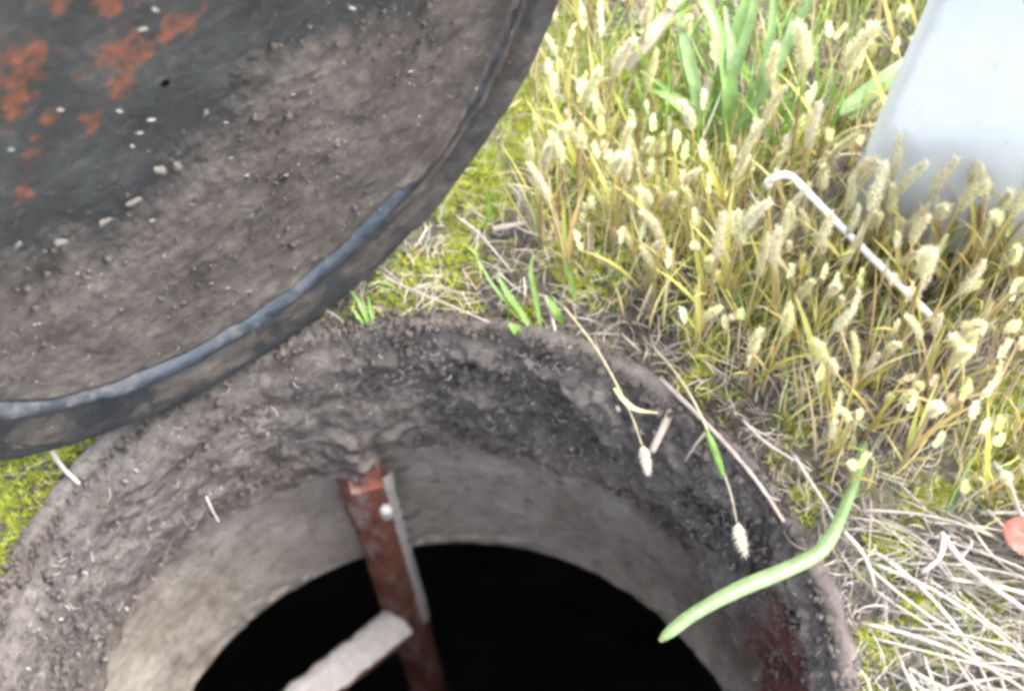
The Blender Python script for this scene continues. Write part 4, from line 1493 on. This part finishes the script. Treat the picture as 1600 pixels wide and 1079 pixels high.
twig('root_piece', 'brown root running along the rim below the hanging stalks', [[(1030, 590, .006), (1110, 668, .010), (1180, 748, .010), (1225, 815, .006)], [(1110, 668, .010), (1090, 690, .0), (1070, 720, -.02)]], [(.0024, .0016), (.0016, .0008)], M_BROWN, 'root')
twig('root_piece', 'grey brown root end poking out of the soil behind the first hanging head', [[(1050, 640, -.004), (1036, 668, -.010), (1018, 706, -.02)]], [(.0042, .0036)], M_BROWN, 'root')
twig('twig', 'thin white stem curving across the litter right of the rim', [[(1160, 655, .012), (1195, 690, .018), (1235, 715, .016), (1268, 735, .008)]], [(.0016, .0010)], M_GREY)
twig('twig', 'thin white stem slanting to the green leaf from above', [[(1240, 710, .015), (1262, 745, .02), (1285, 780, .018), (1303, 812, .010)]], [(.0018, .0012)], M_GREY)
twig('twig', 'thin pale stem slanting between the green leaf and the red leaf', [[(1552, 722, .02), (1575, 750, .022), (1590, 790, .02), (1600, 812, .014)]], [(.0026, .0016)], M_GREY)
twig('needle', 'thin pale needle stuck in the mud left of the ladder', [[(322, 775, -.065), (331, 795, -.068), (342, 815, -.075)]], [(.0012, .0007)], M_GREY, 'needle')

# ------------------------------------------------------------------ grit specks
import bmesh
GM = []
for s in range(5):
    bm = bmesh.new(); bmesh.ops.create_icosphere(bm, subdivisions=1, radius=1)
    for v in bm.verts:
        v.co *= 1 + .5 * noise.noise(v.co * 1.3 + Vector((s * 7, 0, 0)))
        v.co.z *= .55; v.co.x *= 1.3
    m = bpy.data.meshes.new('grit'); bm.to_mesh(m); bm.free(); m.materials.append(MAT['grit']); GM.append(m)
GM2 = []
for m0 in GM:
    m2 = m0.copy(); m2.materials.clear(); m2.materials.append(MAT['lump']); GM2.append(m2)
for px, py, s in [(240, 14, .0045), (222, 44, .005), (94, 170, .0035), (186, 172, .004), (234, 186, .0048), (218, 206, .0035), (206, 227, .0032), (16, 232, .0035), (550, 12, .005), (456, 146, .003), (352, 190, .003), (210, 316, .010), (165, 348, .008), (95, 380, .009), (250, 268, .010), (278, 262, .009),
                  (312, 512, .003), (30, 385, .007), (360, 245, .0028), (385, 272, .003), (445, 272, .003), (640, 110, .0028), (330, 440, .0026), (355, 448, .0026), (120, 425, .0025), (235, 343, .003)]:
    q = lid_px(px, py, .006)
    o = link('grit', random.choice(GM2 if s > .006 else GM))
    o.matrix_world = LID_M @ Matrix.Translation((q[0], q[1], .0075 if s < .006 else .009)) @ Matrix.Rotation(R_(random.uniform(20, 60)) * -1, 4, 'Z') @ Matrix.Diagonal((s * .75, s * .32, s * .3, 1)) if s < .006 else LID_M @ Matrix.Translation((q[0], q[1], .005)) @ Matrix.Rotation(random.uniform(0, 6.28), 4, 'Z') @ Matrix.Diagonal((s * .55, s * .42, s * .35, 1))
    tag(o, ('pale lump along the edge of the mud on the standing cover' if s > .006 else ('white speck on the bare black middle of the standing cover' if px < 260 and py < 240 else 'tiny white speck in the mud of the standing cover')), 'grit', 'pale grit specks on the lid')
for k in range(45):
    a = R_(random.uniform(20, 190)); z = -random.uniform(.01, .18)
    r = .343 + .021 * z / .205
    o = link('grit', random.choice(GM))
    o.location = (r * math.cos(a), r * math.sin(a), z); o.rotation_euler = (random.uniform(0, 6), random.uniform(0, 6), random.uniform(0, 6))
    s = random.choice([.0010, .0013, .0016, .0024]); o.scale = (s, s, s)
    tag(o, 'tiny pale speck of grit in the mud lining, ' + ('crumbly right side' if math.degrees(a) < 70 else ('far side above the ladder' if math.degrees(a) < 125 else 'left side below the cover')), 'grit', 'pale grit specks in the mud lining')
